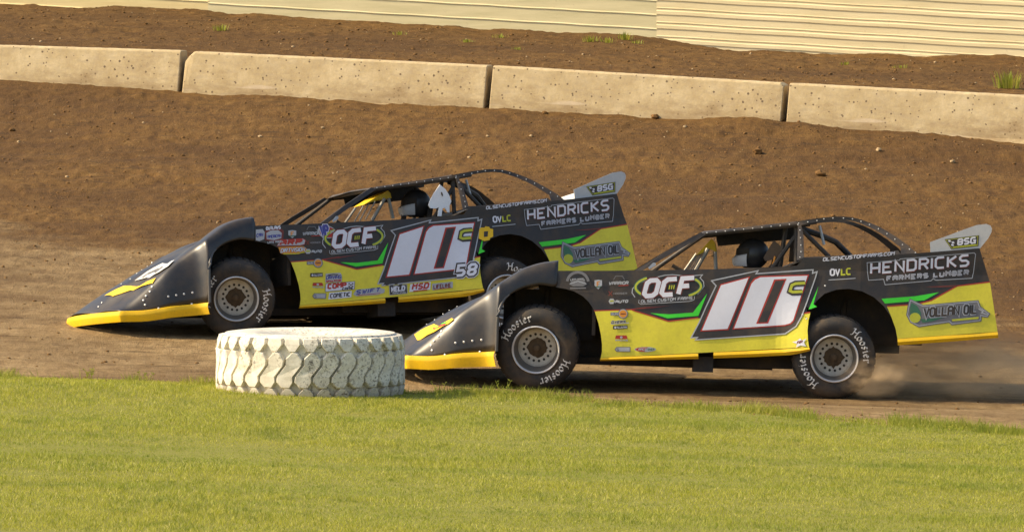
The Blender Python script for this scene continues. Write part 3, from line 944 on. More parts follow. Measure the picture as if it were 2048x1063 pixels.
    d.poly([(1841,638),(1890,633),(1868,641),(1845,645)], 'dgreen')
    d.poly([(1903,638),(1957,633),(1957,637),(1905,642)], 'olive')
    d.text('VOLLAN', (1848,633), (1917,628), 16.5, 7.5, 'silver', .06, 1.5)
    d.text('OIL', (1928,627), (1952,625.5), 16.5, 7.5, 'silver', .06, 2.2)
    d.text('VOLLAN', (1848,633), (1917,628), 16.5, 4.0, 'black', .06, 1.5)
    d.text('OIL', (1928,627), (1952,625.5), 16.5, 4.0, 'black', .06, 2.2)
    d.band([(1957,617),(1966,622),(1963,625),(1976,629)], 2.2, 'silver')
    d.build('sponsor_decal', quarter, on_side)

def small(d, kind, x0, y0, x1, y1):
    """little contingency stickers"""
    w, h = x1-x0, y1-y0
    if kind == 'cartext':
        d.band([(x0+w*.25,y0+h*.4),(x0+w*.35,y0+1),(x0+w*.7,y0+1),(x0+w*.8,y0+h*.4)], 1.3, 'grey')
        d.text('WARRIOR', (x0+1,y1-2), (x1-1,y1-3), h*.28, 1.5, 'silver', .15); d.band([(x0+w*.5,y1),(x1,y1-1)], 1.3, 'red')
    elif kind == 'xtext':
        d.text('X', (x0,y1), (x0+w*.2,y1), h, 2, 'maroon'); d.text('HOOSIER', (x0+w*.28,y1-h*.3), (x1,y1-h*.35), h*.35, 1.2, 'grey')
    elif kind == 'hex':
        d.ellipse((x0+6.5,(y0+y1)/2), 6.5, h/2, 'silver', n=6); d.text('NAPA', (x0+3,y0+h*.6), (x0+10,y0+h*.6), 3, 1, 'olive'); d.text('AUTO', (x0+14,y1-3), (x1,y1-4), h*.36, 2, 'silver', .2)
    elif kind == 'ring':
        c = (x1-h/2, (y0+y1)/2)
        d.poly([(x0,c[1]-3),(x1-h*.8,c[1]-3),(x1-h*.8,c[1]+3.5),(x0,c[1]+3.5)], 'grey'); d.text('SUN', (x0+2,c[1]+2), (x1-h-1,c[1]+2), 3.4, 1, 'silver')
        d.ellipse(c, h/2, h/2, 'grey'); d.ellipse(c, h/2-1.4, h/2-1.4, 'silver'); d.ellipse(c, h/2-2.6, h/2-2.6, 'orange'); d.band([(c[0]-5,c[1]),(c[0]+5,c[1])], 2, 'maroon')
    elif kind == 'script':
        d.text('DYERS', (x0,y1-1), (x1-8,y1-2), h*.6, 2.6, 'silver', .3); d.text('DYERS', (x0,y1-1), (x1-8,y1-2), h*.6, 1.0, 'black', .3)
        d.band([(x0,y1+.5),(x1,y1-2)], 1.5, 'silver')
    elif kind == 'star':
        d.poly([(x0,y0),(x1,y0-1),(x1,y1-1),(x0,y1)], 'black'); d.text('ALLSTAR', (x0+8,y1-2), (x1-1.5,y1-2.6), h*.42, 1.1, 'silver')
        d.poly([(x0+4.5+3*math.cos(1.57+i*.6283)*(1 if i % 2 == 0 else .45), (y0+y1)/2-3*math.sin(1.57+i*.6283)*(1 if i % 2 == 0 else .45)) for i in range(10)], 'white')
    elif kind == 'red':
        d.poly([(x0+2,y0),(x1-2,y0),(x1,y1-4),(x0,y1-4)], 'red'); d.ellipse(((x0+x1)/2,y0+h*.35), 2.6, 2.2, 'silver'); d.text('RACING', (x0+1,y1), (x1,y1), 2.2, 1.0, 'silver')
    elif kind == 'tag':
        d.poly([(x0,(y0+y1)/2),(x0+4,y0),(x1,y0),(x1-.5,y1),(x0+4,y1)], 'grey'); d.poly([(x0+2,(y0+y1)/2),(x0+5,y0+1.3),(x1-1.4,y0+1.3),(x1-2,y1-1.3),(x0+5,y1-1.3)], 'silver')
        d.text('S', (x0+4.5,y1-2.5), (x0+8,y1-2.5), h*.45, 1.2, 'grey')
    elif kind == 'oval':
        d.ellipse(((x0+x1)/2,(y0+y1)/2), w/2, h/2, 'silver'); d.poly([(x0+1,(y0+y1)/2),(x0+8,y0+1.2),(x0+w*.62,y0+.5),(x0+w*.45,y1-.6),(x0+8,y1-1.2)], 'red'); d.text('RACE', (x0+8,y1-3), (x0+w*.55,y1-3.2), h*.4, 1.2, 'silver', .2); d.text('OVER', (x0+w*.62,y1-3), (x1-4,y1-3.4), h*.36, 1.0, 'dgreen', .2)
    elif kind == 'shield':
        d.poly([(x0,y0+1),((x0+x1)/2,y0),(x1,y0+1),(x1,y0+h*.6),((x0+x1)/2,y1),(x0,y0+h*.6)], 'silver'); d.text('F', (x0+w*.35,y0+h*.7), (x0+w*.7,y0+h*.65), h*.45, 2, 'orange'); d.band([(x0+2,y0+h*.75),(x1-2,y0+h*.72)], 2, 'dgreen')

def near_decals(panel):
    d = Decal(near_uv); d.lay = 8
    pl = [(1134+21.5*(1-math.cos(math.radians(a))), 566-22*math.sin(math.radians(a))) for a in range(10, 171, 10)]
    d.band(pl, 5.5, 'grey'); d.text('LATE MODEL', (1141,561), (1170,560), 3.6, 1.0, 'silver')
    d.poly([(1138,568),(1146,558),(1166,558),(1174,568),(1166,572),(1146,572)], 'grey'); d.band([(1140,567),(1156,562),(1172,567)], 1.5, 'silver'); d.band([(1140,576),(1172,575.5)], 3, 'grey')
    small(d, 'shield', 1189, 559, 1204, 578)
    d.build('sponsor_decal', panel, on_side)
    for k, r in (('cartext', (1217,551,1257,571)), ('xtext', (1217,582,1254,591)), ('hex', (1217,596,1255,608)), ('ring', (1221,617,1256,637)), ('script', (1223,640,1258,647)), ('star', (1226,651,1255,658)), ('red', (1230,670,1255,681)), ('tag', (1229,693,1261,703)), ('oval', (1269,693,1312,703))):
        d = Decal(near_uv); d.lay = 8; small(d, k, *r); d.build('sponsor_decal', panel, on_side)
    d = Decal(near_uv); d.lay = 8
    d.poly([(1584,683),(1594,681),(1600,676),(1604,680),(1613,676),(1608,684),(1612,692),(1601,690),(1592,694),(1594,687)], 'white'); d.text('AR', (1594,687), (1604,685), 5, 1.4, 'maroon', .2)
    d.build('sponsor_decal', panel, on_side)

def far_decals(panel):
    def D():
        d = Decal(far_uv); d.lay = 8; return d
    for k, r in (('shield', (576,460,592,476)), ('cartext', (604,452,640,472)), ('xtext', (612,481,640,489)), ('hex', (609,497,642,508)), ('ring', (613,516,645,535)), ('star', (620,546,645,554)), ('red', (624,565,646,575)), ('tag', (624,586,652,597))):
        d = D(); small(d, k, *r); d.build('sponsor_decal', panel, on_side)
    d = D(); d.poly([(511,459),(525,458),(529,464),(528,478),(518,482),(511,480)], 'silver'); d.text('CAN', (513,474), (525,472), 6, 1.8, 'blue'); d.build('sponsor_decal', panel, on_side)
    d = D(); d.poly([(529,462),(538,455),(557,454),(567,461),(566,478),(548,484),(530,480)], 'maroon')
    d.poly([(532,466),(540,461),(556,460),(563,466),(562,476),(548,480),(533,478)], 'silver'); d.text('OUTLAWS', (532,459.5), (560,457), 5.5, 1.8, 'white'); d.text('AMERICAN', (535,476), (561,473.5), 5, 1.3, 'blue')
    d.text('LATE MODEL', (535,486.5), (566,484), 3.4, 1.2, 'silver'); d.build('sponsor_decal', panel, on_side)
    d = D(); d.poly([(553,492),(560,479),(606,476.5),(611,480),(609,489),(600,491)], 'red'); d.poly([(554,491),(561,480),(605,477.5),(610,480.5),(608,488),(600,490)], 'silver'); d.text('ARP', (560,489.5), (601,487), 8.5, 4.0, 'red', .25, 2.2); d.build('sponsor_decal', panel, on_side)
    d = D(); d.poly([(556,494),(575,493),(606,492),(613,497),(611,504),(596,508),(570,509),(560,506)], 'orange'); d.text('DIRTVISION', (561,504.5), (608,501.5), 7, 2.6, 'black', .2); d.text('DIRTVISION', (561,504.5), (608,501.5), 7, 1.4, 'white', .2); d.band([(566,507.5),(590,507.5),(609,504)], 1.8, 'olive'); d.build('sponsor_decal', panel, on_side)
    d = D(); d.ellipse((653,463.5), 19, 12.5, 'silver', .2); d.ellipse((655,464), 16.5, 10.5, 'red', .2); d.text('VP', (642,470.5), (656,470), 19, 7.5, 'white', -.12, 1.2); d.text('VP', (642,470.5), (656,470), 19, 5.0, 'blue', -.12, 1.2); d.text('X', (660,467), (668,464), 5, 1.5, 'silver'); d.build('sponsor_decal', panel, on_side)
    d = D(); d.poly([(651,547),(680,545),(683,550),(683,563),(650,565)], 'silver'); d.text('DRIVING', (652,558), (681,556), 6, 1.6, 'blue', .15); d.text('SIMULATOR', (652,564), (681,562), 3.2, 1.2, 'red'); d.band([(655,550),(666,548.5),(676,549)], 2, 'black'); d.build('sponsor_decal', panel, on_side)
    d = D(); d.poly([(651,567),(709,562.5),(708,578),(650,583)], 'white'); d.band([(651,567),(709,562.5),(708,578),(650,583)], 1.0, 'grey', True); d.text('COMP', (655.5,576.5), (691,573.5), 8, 3.2, 'red', .05, 2.0); d.text('CAMS', (684,579.5), (704,577.5), 3.5, 1.4, 'black')
    for a in range(3):
        for b in range(3):
            if (a+b) % 2 == 0: d.poly([(696+a*3.4,566+b*2.6),(699.2+a*3.4,565.8+b*2.6),(699.2+a*3.4,568.2+b*2.6),(696+a*3.4,568.5+b*2.6)], 'black'); d.lay -= 1
    d.build('sponsor_decal', panel, on_side)
    d = D(); d.poly([(658,585),(703,581.5),(702,594),(656,598.5)], 'white'); d.text('COMETIC', (660,595), (699,591.5), 7, 1.9, 'black', .1, 2.0); d.build('sponsor_decal', panel, on_side)
    d = D(); d.poly([(706,588),(712,579),(758,574.5),(769,578),(768,585),(755,589),(712,592)], 'silver'); d.text('SWIFT', (712,588), (758,582.5), 7.5, 2.2, 'blue', .3, 2.4); d.band([(715,590),(760,586)], 1.0, 'red'); d.build('sponsor_decal', panel, on_side)
    d = D(); d.poly([(778,572),(813,568.5),(814,586),(779,589.5)], 'black'); d.band([(778,572),(813,568.5),(814,586),(779,589.5)], .9, 'silver', True); d.text('WELD', (781.5,582), (808,580), 8, 2.8, 'white', .12, 1.8); d.text('RACING', (785,587.5), (810,585.5), 3, 1.1, 'silver')
    for a in range(4):
        for b in range(2):
            if (a+b) % 2 == 0: d.poly([(771+a*9,568+b*2.5-a*.8),(777+a*9,567.6+b*2.5-a*.8),(776+a*9,570+b*2.5-a*.8),(770+a*9,570.4+b*2.5-a*.8)], 'black'); d.lay -= 1
    d.build('sponsor_decal', panel, on_side)
    d = D(); d.poly([(820,568),(861,563.5),(860,578.5),(818,583.5)], 'white'); d.text('MSD', (824,578.5), (855,575), 9.5, 3.2, 'red', .25, 2.2); d.band([(826,582),(854,579)], 2.0, 'red'); d.build('sponsor_decal', panel, on_side)
    d = D(); d.poly([(864,567),(905,563),(905,575),(864,580)], 'silver'); d.text('LIFELINE', (867,577), (901,573), 7, 1.8, 'maroon', 0, 2.2); d.band([(869,578.5),(900,575)], 1.0, 'red'); d.build('sponsor_decal', panel, on_side)
    d = Decal(far_uv); d.lay = 22
    d.text('58', (912,551), (948,548), 20, 14, 'white', .2, 2.4); d.text('58', (912,551), (948,548), 20, 11.5, 'black', .2, 2.4); d.text('58', (912,551), (948,548), 20, 5.6, 'white', .2, 2.4); d.build('number_decal', panel, on_side)
    d = Decal(far_uv); d.lay = 22
    d.poly([(957,459),(960,455),(968,455),(969,452.5),(977,453.5),(979,457),(985,458),(985,473),(979,476),(978,480),(967,482),(961,479),(956,477)], 'yellow2'); d.poly([(966.5,463),(975,462),(974,473),(966.5,474)], 'black')
    d.build('number_decal', panel, on_side)

# front clip ----------------------------------------------------------
CU = [-1.35, -1.17, -1.05, -.82, -.57, -.33, -.14, .02, .18]
CV = [.270, .375, .455, .600, .765, .955, 1.085, 1.14, 1.165]
MV = [.272, .43, .525, .675, .80, .90, .96, 1.01, 1.045]
VBU = [-1.33, -1.1, -.36, -.3599, -.345, -.30, -.24, -.143, .02, .19]
VBV = [.262, .262, .325, .325, .66, .79, .85, .903, .944, .915]
WSU = [-1.35, -1.08, -.75, -.54, -.45, -.41, -.38, -.36, -.30, -.1, .19]
WSV = [.20, .11, .045, .025, .005, -.020, -.055, -.085, -.03, .01, .05]
def front_rows():
    us = [-1.35, -1.32, -1.28, -1.22, -1.14, -1.05, -.95, -.85, -.75, -.65, -.57, -.50, -.45, -.41, -.38, -.36, -.345, -.32, -.28, -.22, -.14, -.06, .02, .10, .18]
    rows = []
    for u in us:
        vc, vm, vb, ws = np.interp(u, CU, CV), np.interp(u, CU, MV), np.interp(u, VBU, VBV), np.interp(u, WSU, WSV)
        vc = max(vc, vb+.02)
        half = [(ws, vb), (ws+.004, vb+.25*(vc-vb)), (ws+.012, vb+.5*(vc-vb)), (ws+.03, vb+.75*(vc-vb)), (ws+.062, vb+.93*(vc-vb)), (ws+.088, vc-.006), (ws+.20, vc+.004), (ws+.29, vc-.01), (ws+.36, .55*vc+.45*vm-.012), (ws+.43, vm-.01), (.62, vm), (.80, vm+.012), (.97, vm+.016)]
        if ws+.43 > .60: half[9] = (.60, vm-.008)
        row = half + [(1.94-w, v) for w, v in half[:-1][::-1]]
        drop = float(np.interp(u, [-1.35, -1.1, -.6, -.15, .02, .18], [0, .06, .21, .19, .15, .12]))    # the right side rides lower
        row = [(w, v - drop*sstep((w-.55)/1.15)*max(0., (v-vb)/max(.02, vc-vb))) for w, v in row]
        row = [(w, v - .055*math.exp(-((w-1.22)/.24)**2)*sstep((u+1.25)/.4)) for w, v in row]
        k = max(0., min(1., (-.70-u)/.60))
        rows.append([(u + .25*k*((w-.97)/.87)**2, w, v) for w, v in row])
    return rows
FR = front_rows()
NF = len(FR[0])
def front_mesh():
    v = [p for r in FR for p in r]
    f = [(i*NF+j, (i+1)*NF+j, (i+1)*NF+j+1, i*NF+j+1) for i in range(len(FR)-1) for j in range(NF-1)]
    return v, f
_fv, _ff = front_mesh()
FRONT_BVH = BVHTree.FromPolygons([Vector(p) for p in _fv], _ff)

def hood_from(MBODY, px, py):
    inv = MBODY.inverted()
    o = inv @ Vector((0, 0, ZC)); d = (inv.to_3x3() @ ray(px, py)).normalized()
    hit = FRONT_BVH.ray_cast(o, d)
    return None if hit[0] is None else (hit[0].x, hit[0].y)
def on_hood(u, w, off):
    hit = FRONT_BVH.ray_cast(Vector((u, w, 3)), Vector((0, 0, -1)))
    z = hit[0].z if hit[0] is not None else .5
    n = hit[1] if hit[1] is not None else Vector((0, 0, 1))
    if n.z < 0: n = -n
    return Vector((u, w, z)) + n*(off+.004)

def tyre_and_rim(root, loc, rot, spin, R, W, left=True):
    t = MB()
    prof = [(.205, .03), (.215, .008), (.25, -.006), (.30, -.012), (.338, .004), (.358, .03), (.3685, .06), (R, .10), (R, W-.10), (.3685, W-.06), (.358, W-.03), (.338, W-.004), (.30, W+.012), (.25, W+.006), (.215, W-.008), (.205, W-.03)]
    t.lathe(prof, 72)
    for k in range(36):         # shallow tread cuts
        a = 2*math.pi*k/36
        for (y0, y1) in ((.07, .17), (W-.17, W-.07)):
            pts = [(R+.003, a), (R+.003, a+.12)]
            t.add([((R+.006)*math.cos(q), y, (R+.006)*math.sin(q)) for y in (y0, y1) for q in (a, a+.13)] + [((R-.01)*math.cos(q), y, (R-.01)*math.sin(q)) for y in (y0, y1) for q in (a, a+.13)],
                  [(0,1,3,2),(0,4,5,1),(2,3,7,6),(0,2,6,4),(1,5,7,3)])
    ty = t.build('tyre', M['rubber'], root, smooth=True)
    ty.matrix_local = Matrix.Translation(loc) @ rot
    if not left: ty.matrix_local = ty.matrix_local @ Matrix.Rotation(math.pi, 4, 'Z')
    r = MB()
    r.lathe([(.206, .035), (.2175, .004), (.2175, -.008), (.210, -.014), (.202, -.008), (.199, .004)], 72, mi=3)
    r.lathe([(.199, .004), (.197, .02), (.190, .05), (.184, .11), (.172, .128)], 72, mi=4)
    r.lathe([(.172, .128), (.160, .126), (.158, .134), (.085, .134), (.085, .18)], 72, mi=0)
    for k in range(16):
        a = 2*math.pi*(k+.3)/16
        ca, sa = math.cos(a), math.sin(a)
        c = (.122*ca, .1335, .122*sa)
        ring = [(c[0]+.0125*math.cos(b), c[1], c[2]+.0125*math.sin(b)) for b in [2*math.pi*i/10 for i in range(10)]]
        r.add(ring, [tuple(range(10))], 1)  # flat dark discs on the solid plate, coloured as the shade inside holes
    rr = random.Random(int(spin*10)+3)
    mud = [(0, .105)]
    n = 28
    rad = [.080+.014*rr.random() + (.014 if k % 7 == 0 else 0) for k in range(n)]
    v = [(0, .112, 0)] + [(.045*math.cos(2*math.pi*k/n), .108, .045*math.sin(2*math.pi*k/n)) for k in range(n)] + [(rad[k]*math.cos(2*math.pi*k/n), .131, rad[k]*math.sin(2*math.pi*k/n)) for k in range(n)]
    f = [(0, 1+k, 1+(k+1) % n) for k in range(n)] + [(1+k, 1+n+k, 1+n+(k+1) % n, 1+(k+1) % n) for k in range(n)]
    r.add(v, f, 2)
    r.lathe([(.030, .10), (.030, .085), (.022, .08), (.0, .079)], 16, mi=2)
    rim = r.build('rim', [M['rim'], M['rimdark'], M['mud'], M['rimlip'], M['rimbarrel']], ty, smooth=True)
    if left:
        # blackletter written with a broad nib held at an angle
        nib = (.15, .16)
        HO = {'H': (['1007','1709','3734','3410','0403'], [[(.0,.0),(.24,.08),(.24,.95),(.0,.85)], [(.24,.50),(.78,.58)], [(1.0,1.05),(.78,.95),(.78,.1),(1.02,.0)]], 1.02),
              'o': (0, [[(.30,.62),(.05,.45),(.05,.15),(.30,.0)], [(.30,.0),(.55,.15),(.55,.45),(.30,.62)]], .62),
              's': (0, [[(.50,.55),(.28,.66),(.10,.45),(.45,.22),(.25,.0),(.02,.08)]], .55),
              'i': (0, [[(.02,.55),(.16,.6),(.16,.05),(.32,.0)], [(.14,.82),(.22,.88)]], .36),
              'e': (0, [[(.12,.30),(.48,.42),(.30,.64),(.06,.45),(.06,.15),(.30,.0),(.5,.1)]], .56),
              'r': (0, [[(.02,.55),(.15,.6),(.15,.05),(.28,.0)], [(.15,.5),(.40,.64),(.5,.52)]], .5)}
        word = 'Hoosier'
        Wt = sum(HO[c][2]+.14 for c in word)
        mb = MB()
        hgt = .072; r0 = .262
        for centre in (spin, spin+180):
            x = 0
            for ch in word:
                for pl in HO[ch][1]:
                    fine = [pl[0]]
                    for (a, b) in zip(pl[:-1], pl[1:]):
                        ns = max(1, int(math.ceil(math.hypot(b[0]-a[0], b[1]-a[1])/.16)))
                        fine += [(a[0]+(b[0]-a[0])*t/ns, a[1]+(b[1]-a[1])*t/ns) for t in range(1, ns+1)]
                    for (a, b) in zip(fine[:-1], fine[1:]):
                        quad = [(a[0]-nib[0]/2, a[1]-nib[1]/2), (a[0]+nib[0]/2, a[1]+nib[1]/2), (b[0]+nib[0]/2, b[1]+nib[1]/2), (b[0]-nib[0]/2, b[1]-nib[1]/2)]
                        out = []
                        for (gx, gy) in quad:
                            th = math.radians(centre) + (.5-(x+gx)/Wt)*math.radians(66)
                            rad_ = r0 + gy*hgt
                            yy = np.interp(rad_, [.215, .25, .30, .338, .358], [.008, -.006, -.012, .004, .03]) - .0028 - .0002*(len(mb.f) % 4)
                            out.append((rad_*math.cos(th), yy, rad_*math.sin(th)))
                        mb.add(out, [(0, 1, 2, 3)])
                x += HO[ch][2]+.14
        lt = mb.build('lettering', M['letter'], ty)
    return ty

def side_plate(mb, pts, w0, thick, near=True, mi=0):
    mb.prism([PW(px, py, w0) if not callable(w0) else PW(px, py, w0(px, py)) for px, py in pts], (0, thick, 0), mi)

def arc_pts(pts): return pts

def race_car(name, MBODY, wheels, far, label):
    yaw = .374479 if far else 0.0
    orig = MBODY @ Vector((1.3, .97, 0))
    root = bpy.data.objects.new(name, None); C.objects.link(root)
    RM = Matrix.Translation((orig.x, orig.y, Hs(orig.x, orig.y))) @ Matrix.Rotation(yaw, 4, 'Z')
    root.matrix_world = RM
    ML = RM.inverted() @ MBODY
    tag(root, label, 'race car', 'late model race cars on the dirt track')
    def part(mb, nm, mats, smooth=False):
        o = mb.build(nm, mats, root, smooth); o.matrix_local = ML; return o

    # --- front clip
    mb = MB().add(_fv, _ff)
    fc = part(mb, 'front_fender_and_hood', M['black_plastic'], True)
    so = fc.modifiers.new('thick', 'SOLIDIFY'); so.thickness = .005; so.offset = -1
    ss = fc.modifiers.new('smooth', 'SUBSURF'); ss.levels = 1; ss.render_levels = 1
    fc.modifiers.move(1, 0)
    # glossy bead added along the front wheel opening to draw a highlight line
    el = [(-.352, float(np.interp(-.36, WSU, WSV))+.004, v_) for v_ in (.33, .45, .56, .64)] + [(-.338, -.072, .70), (-.318, -.045, .76), (-.29, -.026, .805), (-.25, -.016, .842)]
    part(MB().tube(el, [.016]*5 + [.013, .010, .006], 12), 'arch_glint_bead', M['gloss'], True)
    # yellow lip around the nose
    path = []
    for i in range(16): path.append(FR[15-i][0])
    front = [FR[0][j] for j in range(1, NF-1)]
    front = [(p[0], p[1], FR[0][0][2]) for p in front]
    path = path + front + [FR[i][NF-1] for i in range(16)]
    v, f = [], []
    npth = len(path)
    for i, p in enumerate(path):
        a, b = Vector(path[max(0, i-1)]), Vector(path[min(npth-1, i+1)])
        t = (b-a); t.z = 0; t.normalize()
        out = Vector((t.y, -t.x, 0))
        c = Vector(p)
        if (c + out - Vector((0, .97, 0))).to_2d().length < (c - out - Vector((0, .97, 0))).to_2d().length: out = -out
        hgt = (.098 if far else .112) + (.008 if far else .018)*max(0., min(1., (c.x+1.2)/.8))
        for (o_, dz) in ((-.004, .006), (.014, .001), (.022, -.03), (.020, -.045), (-.005, -hgt), (-.04, -hgt+.002)):
            v.append(c + out*o_ + Vector((0, 0, dz)))
    for i in range(npth-1):
        for j in range(5):
            f.append((i*6+j, (i+1)*6+j, (i+1)*6+j+1, i*6+j+1))
    lip = part(MB().add(v, f), 'nose_lip', M['yellow2'], True)
    # hood print (measured on the far car, same on both)
    def hp(pts): return [hood_from(MBODY, *p) for p in pts]
    d = Decal(lambda a, b: (a, b))
    prints = [([(209,592),(262,572),(313,556),(306,567),(262,581),(226,593)], 'yellow2'), ([(270,562),(296,543),(326,527),(350,521),(338,533),(318,546),(294,556)], 'lexan'),
              ([(284,556),(300,545),(302,546),(287,557)], 'grey'), ([(309,546),(326,534),(328,535),(311,547)], 'grey'), ([(296,548),(318,538),(319,540),(297,550)], 'grey')] if far else \
             [([(829,670),(836,681),(868,665),(897,648),(908,639),(869,648)], 'yellow2'), ([(867,655),(895,645),(890,652),(870,660)], 'red'), ([(873,652),(896,644),(893,648),(874,656)], 'green')]
    for q_, m_ in prints:
        q_ = hp(q_)
        if all(q_): d.poly(q_, m_)
    if d.q: d.build('hood_decal', fc, on_hood, base=.004, step=.002, cut=.04)
    # rivets on the front clip
    rv = MB()
    def rivet(p, r=.010, n=Vector((0, -1, 0))):
        p = Vector(p)
        a = n.orthogonal().normalized(); b = n.cross(a)
        ring = [p + (a*math.cos(q)+b*math.sin(q))*r for q in [2*math.pi*i/7 for i in range(7)]]
        rv.add(ring + [p + n*r*.7], [(i, (i+1) % 7, 7) for i in range(7)])
    for (px, py) in [(911,685),(928,683),(945,681),(963,679),(861,714),(872,712),(890,709),(924,707),(960,703),(864,700),(862,690),(868,681),(877,672),(883,662)]:
        dirn = (MB_NEAR.inverted().to_3x3() @ ray(px, py)).normalized()
        hit = FRONT_BVH.ray_cast(MB_NEAR.inverted() @ Vector((0, 0, ZC)), dirn)
        if hit[0] is not None:
            n = hit[1] if hit[1].dot(dirn) < 0 else -hit[1]
            rivet(hit[0] + n*.004, .0105, n)
    for (px, py) in [(204,605),(197,613),(243,568),(261,558),(274,547),(284,540),(295,533),(304,525),(316,515),(330,508),(346,500)]:
        o_ = MB_FAR.inverted() @ Vector((0, 0, ZC)); dirn = (MB_FAR.inverted().to_3x3() @ ray(px, py)).normalized()
        hit = FRONT_BVH.ray_cast(o_, dirn)
        if hit[0] is not None:
            n = hit[1] if hit[1].dot(dirn) < 0 else -hit[1]
            rivet(hit[0] + n*.004, .008, n)
    r_o = part(rv, 'rivet_row', M['rivet'], True); r_o['kind'] = 'stuff'

    # --- side panels
    def panel(nm, outline, mat, w_mirror=False):
        d = Decal(near_uv); d.poly(outline, mat)
        surf = (lambda u, v, off: Vector((u, S(u, v), v))) if not w_mirror else (lambda u, v, off: Vector((u, 1.94-S(u, v), v-.11*(1-sstep((u-.2)/1.0))*max(0., min(1., (v-.6)/.4)))))
        o = d.build(nm, root, surf, cut=.05)
        o.matrix_local = ML
        s_ = o.modifiers.new('thick', 'SOLIDIFY'); s_.thickness = .004; s_.offset = -1 if not w_mirror else 1
        return o
    door = panel('door_panel', DOOR, 'black')
    quarter = panel('quarter_panel', QUARTER, 'black')
    rd = panel('door_panel', DOOR, 'black', True); rq = panel('quarter_panel', QUARTER, 'black', True)
    for (pp, poly) in ((rd, YEL_D), (rq, YEL_Q)):
        d = Decal(near_uv); d.poly(poly, 'yellow')
        d.build('paint_wrap', pp, lambda u, v, off: Vector((u, 1.94-S(u, v)+.003, v)))
        d = Decal(near_uv); d.poly(poly, 'yellow')
        d.build('paint_wrap', pp, lambda u, v, off: Vector((u, 1.94-S(u, v)-.008, v)))
    common_decals(door, quarter, not far)
    if far: far_decals(door)
    else: near_decals(door)
    # folded skirts under the panels
    for pts in ([(1201,715),(1300,710.5),(1396,706),(1397,717),(1300,719.5),(1200,721)], [(1427,704),(1500,701),(1560,698),(1600,695.5),(1618,694),(1621,700.5),(1600,706),(1580,709.5),(1500,713.5),(1427,716)], [(1795,677),(1895,670),(1995,663),(1997,675),(1897,683),(1796,690)]):
        n = len(pts)//2
        for mir in ((False, True) if pts[0][0] < 1700 else (False,)):
            v, f = [], []
            for (a, b) in zip(pts[:n], pts[n:][::-1]):
                (u0, v0), (u1, v1) = near_uv(*a), near_uv(*b)
                for (u, vv, o_) in ((u0, v0, -.002), ((u0+u1)/2, (v0+v1)/2, -.012), (u1, v1, .012)):
                    w = S(u, max(vv, .36)) + o_
                    v.append((u, 1.94-w if mir else w, vv))
            f = [(i*3+j, (i+1)*3+j, (i+1)*3+j+1, i*3+j+1) for i in range(n-1) for j in range(2)]
            o = part(MB().add(v, f), 'rocker_skirt', M['yellow2'])
            s_ = o.modifiers.new('thick', 'SOLIDIFY'); s_.thickness = .004

    # --- decks
    mb = MB()
    def deck(px0, py0, px1, py1, wa, wb, drop=.004):
        p0, p1 = near_uv(px0, py0), near_uv(px1, py1)
        w0, w1 = max(wa, S(*p0)+.005), max(wa, S(*p1)+.005)
        wb0, wb1 = min(wb, 1.94-S(*p0)-.005), min(wb, 1.94-S(*p1)-.005)
        a = [(p0[0], w0, p0[1]-drop), (p1[0], w1, p1[1]-drop), (p1[0], wb1, p1[1]-drop), (p0[0], wb0, p0[1]-drop)]
        mb.prism(a, (0, 0, -.006))
    deck(1113,541,1330,540, 0, 1.5); deck(1331,540,1560,533, 0, .26); deck(1331,540,1560,533, 1.68, 2); deck(1610,516.5,1833,506, 0, 2); deck(1834,506,1958,496.5, 0, 2)
    pa, pb = near_uv(1560,533), near_uv(1609,516.5)
    mb.prism([(pa[0]+.02, .1, pa[1]-.01), (pb[0], .1, pb[1]-.01), (pb[0], 1.84, pb[1]-.01), (pa[0]+.02, 1.84, pa[1]-.01)], (0, 0, -.006))
    dk = part(mb, 'deck', M['black'])
    # tail panel
    t0, t1 = near_uv(1978,560), near_uv(1957,498)
    part(MB().prism([(t0[0]-.05, .20, t0[1]-.2), (t0[0]-.05, 1.74, t0[1]-.2), (t1[0]-.02, 1.74, t1[1]-.01), (t1[0]-.02, .20, t1[1]-.01)], (.006, 0, 0)), 'tail_panel', M['black'])

    # --- chassis mass inside the shell
    mb = MB()
    mb.box((-.30, .62, .26), (1.2, 1.34, .84)); mb.box((1.15, .34, .25), (2.40, 1.62, .62)); mb.box((2.5, .62, .42), (3.3, 1.34, 1.0))
    mb.box((.30, .50, .235), (2.15, .56, .30)); mb.box((.30, 1.38, .25), (2.15, 1.44, .30))
    mb.box((1.42, .10, .20), (1.60, .42, .34))
    mb.tube([(0.0, .30, .40), (0.0, 1.66, .44)], .035); mb.tube([(2.68, .30, .38), (2.68, 1.66, .46)], .06)
    mb.tube([(.02, .36, .36), (.25, .62, .30)], .018); mb.tube([(.02, .36, .50), (.20, .62, .56)], .018); mb.tube([(.05, .40, .30), (.10, .60, .92)], .03)
    mb.tube([(2.6, .36, .5), (2.2, .56, .42)], .02); mb.tube([(2.72, .42, .35), (2.80, .6, .95)], .03)
    mb.box((1.2, .20, .66), (1.24, 1.72, 1.02)); mb.box((2.40, .20, .5), (2.44, 1.72, 1.06))
    # closed inner liners over both axles
    mb.box((-.20, .58, .45), (.02, .62, .90)); mb.box((.02, .58, .45), (.55, .62, .975)); mb.box((.02, .62, .84), (.50, 1.30, .95)); mb.box((2.2, .56, .50), (3.5, .60, 1.05)); mb.box((.5, .08, .50), (.53, .6, 1.0))
    mb.box((3.42, .30, .60), (3.45, 1.64, 1.08)); mb.box((2.18, .12, .45), (2.21, .6, 1.0))
    ch = part(mb, 'chassis', M['interior'])

    # --- roof and posts
    def rp(px, py, w): return PW(px, py, w)
    mb = MB()
    wl, wr = .30, 1.62
    edge = [(1404,465),(1412,462),(1450,458.5),(1520,451.5),(1590,444),(1634,437.5)]
    v, f = [], []
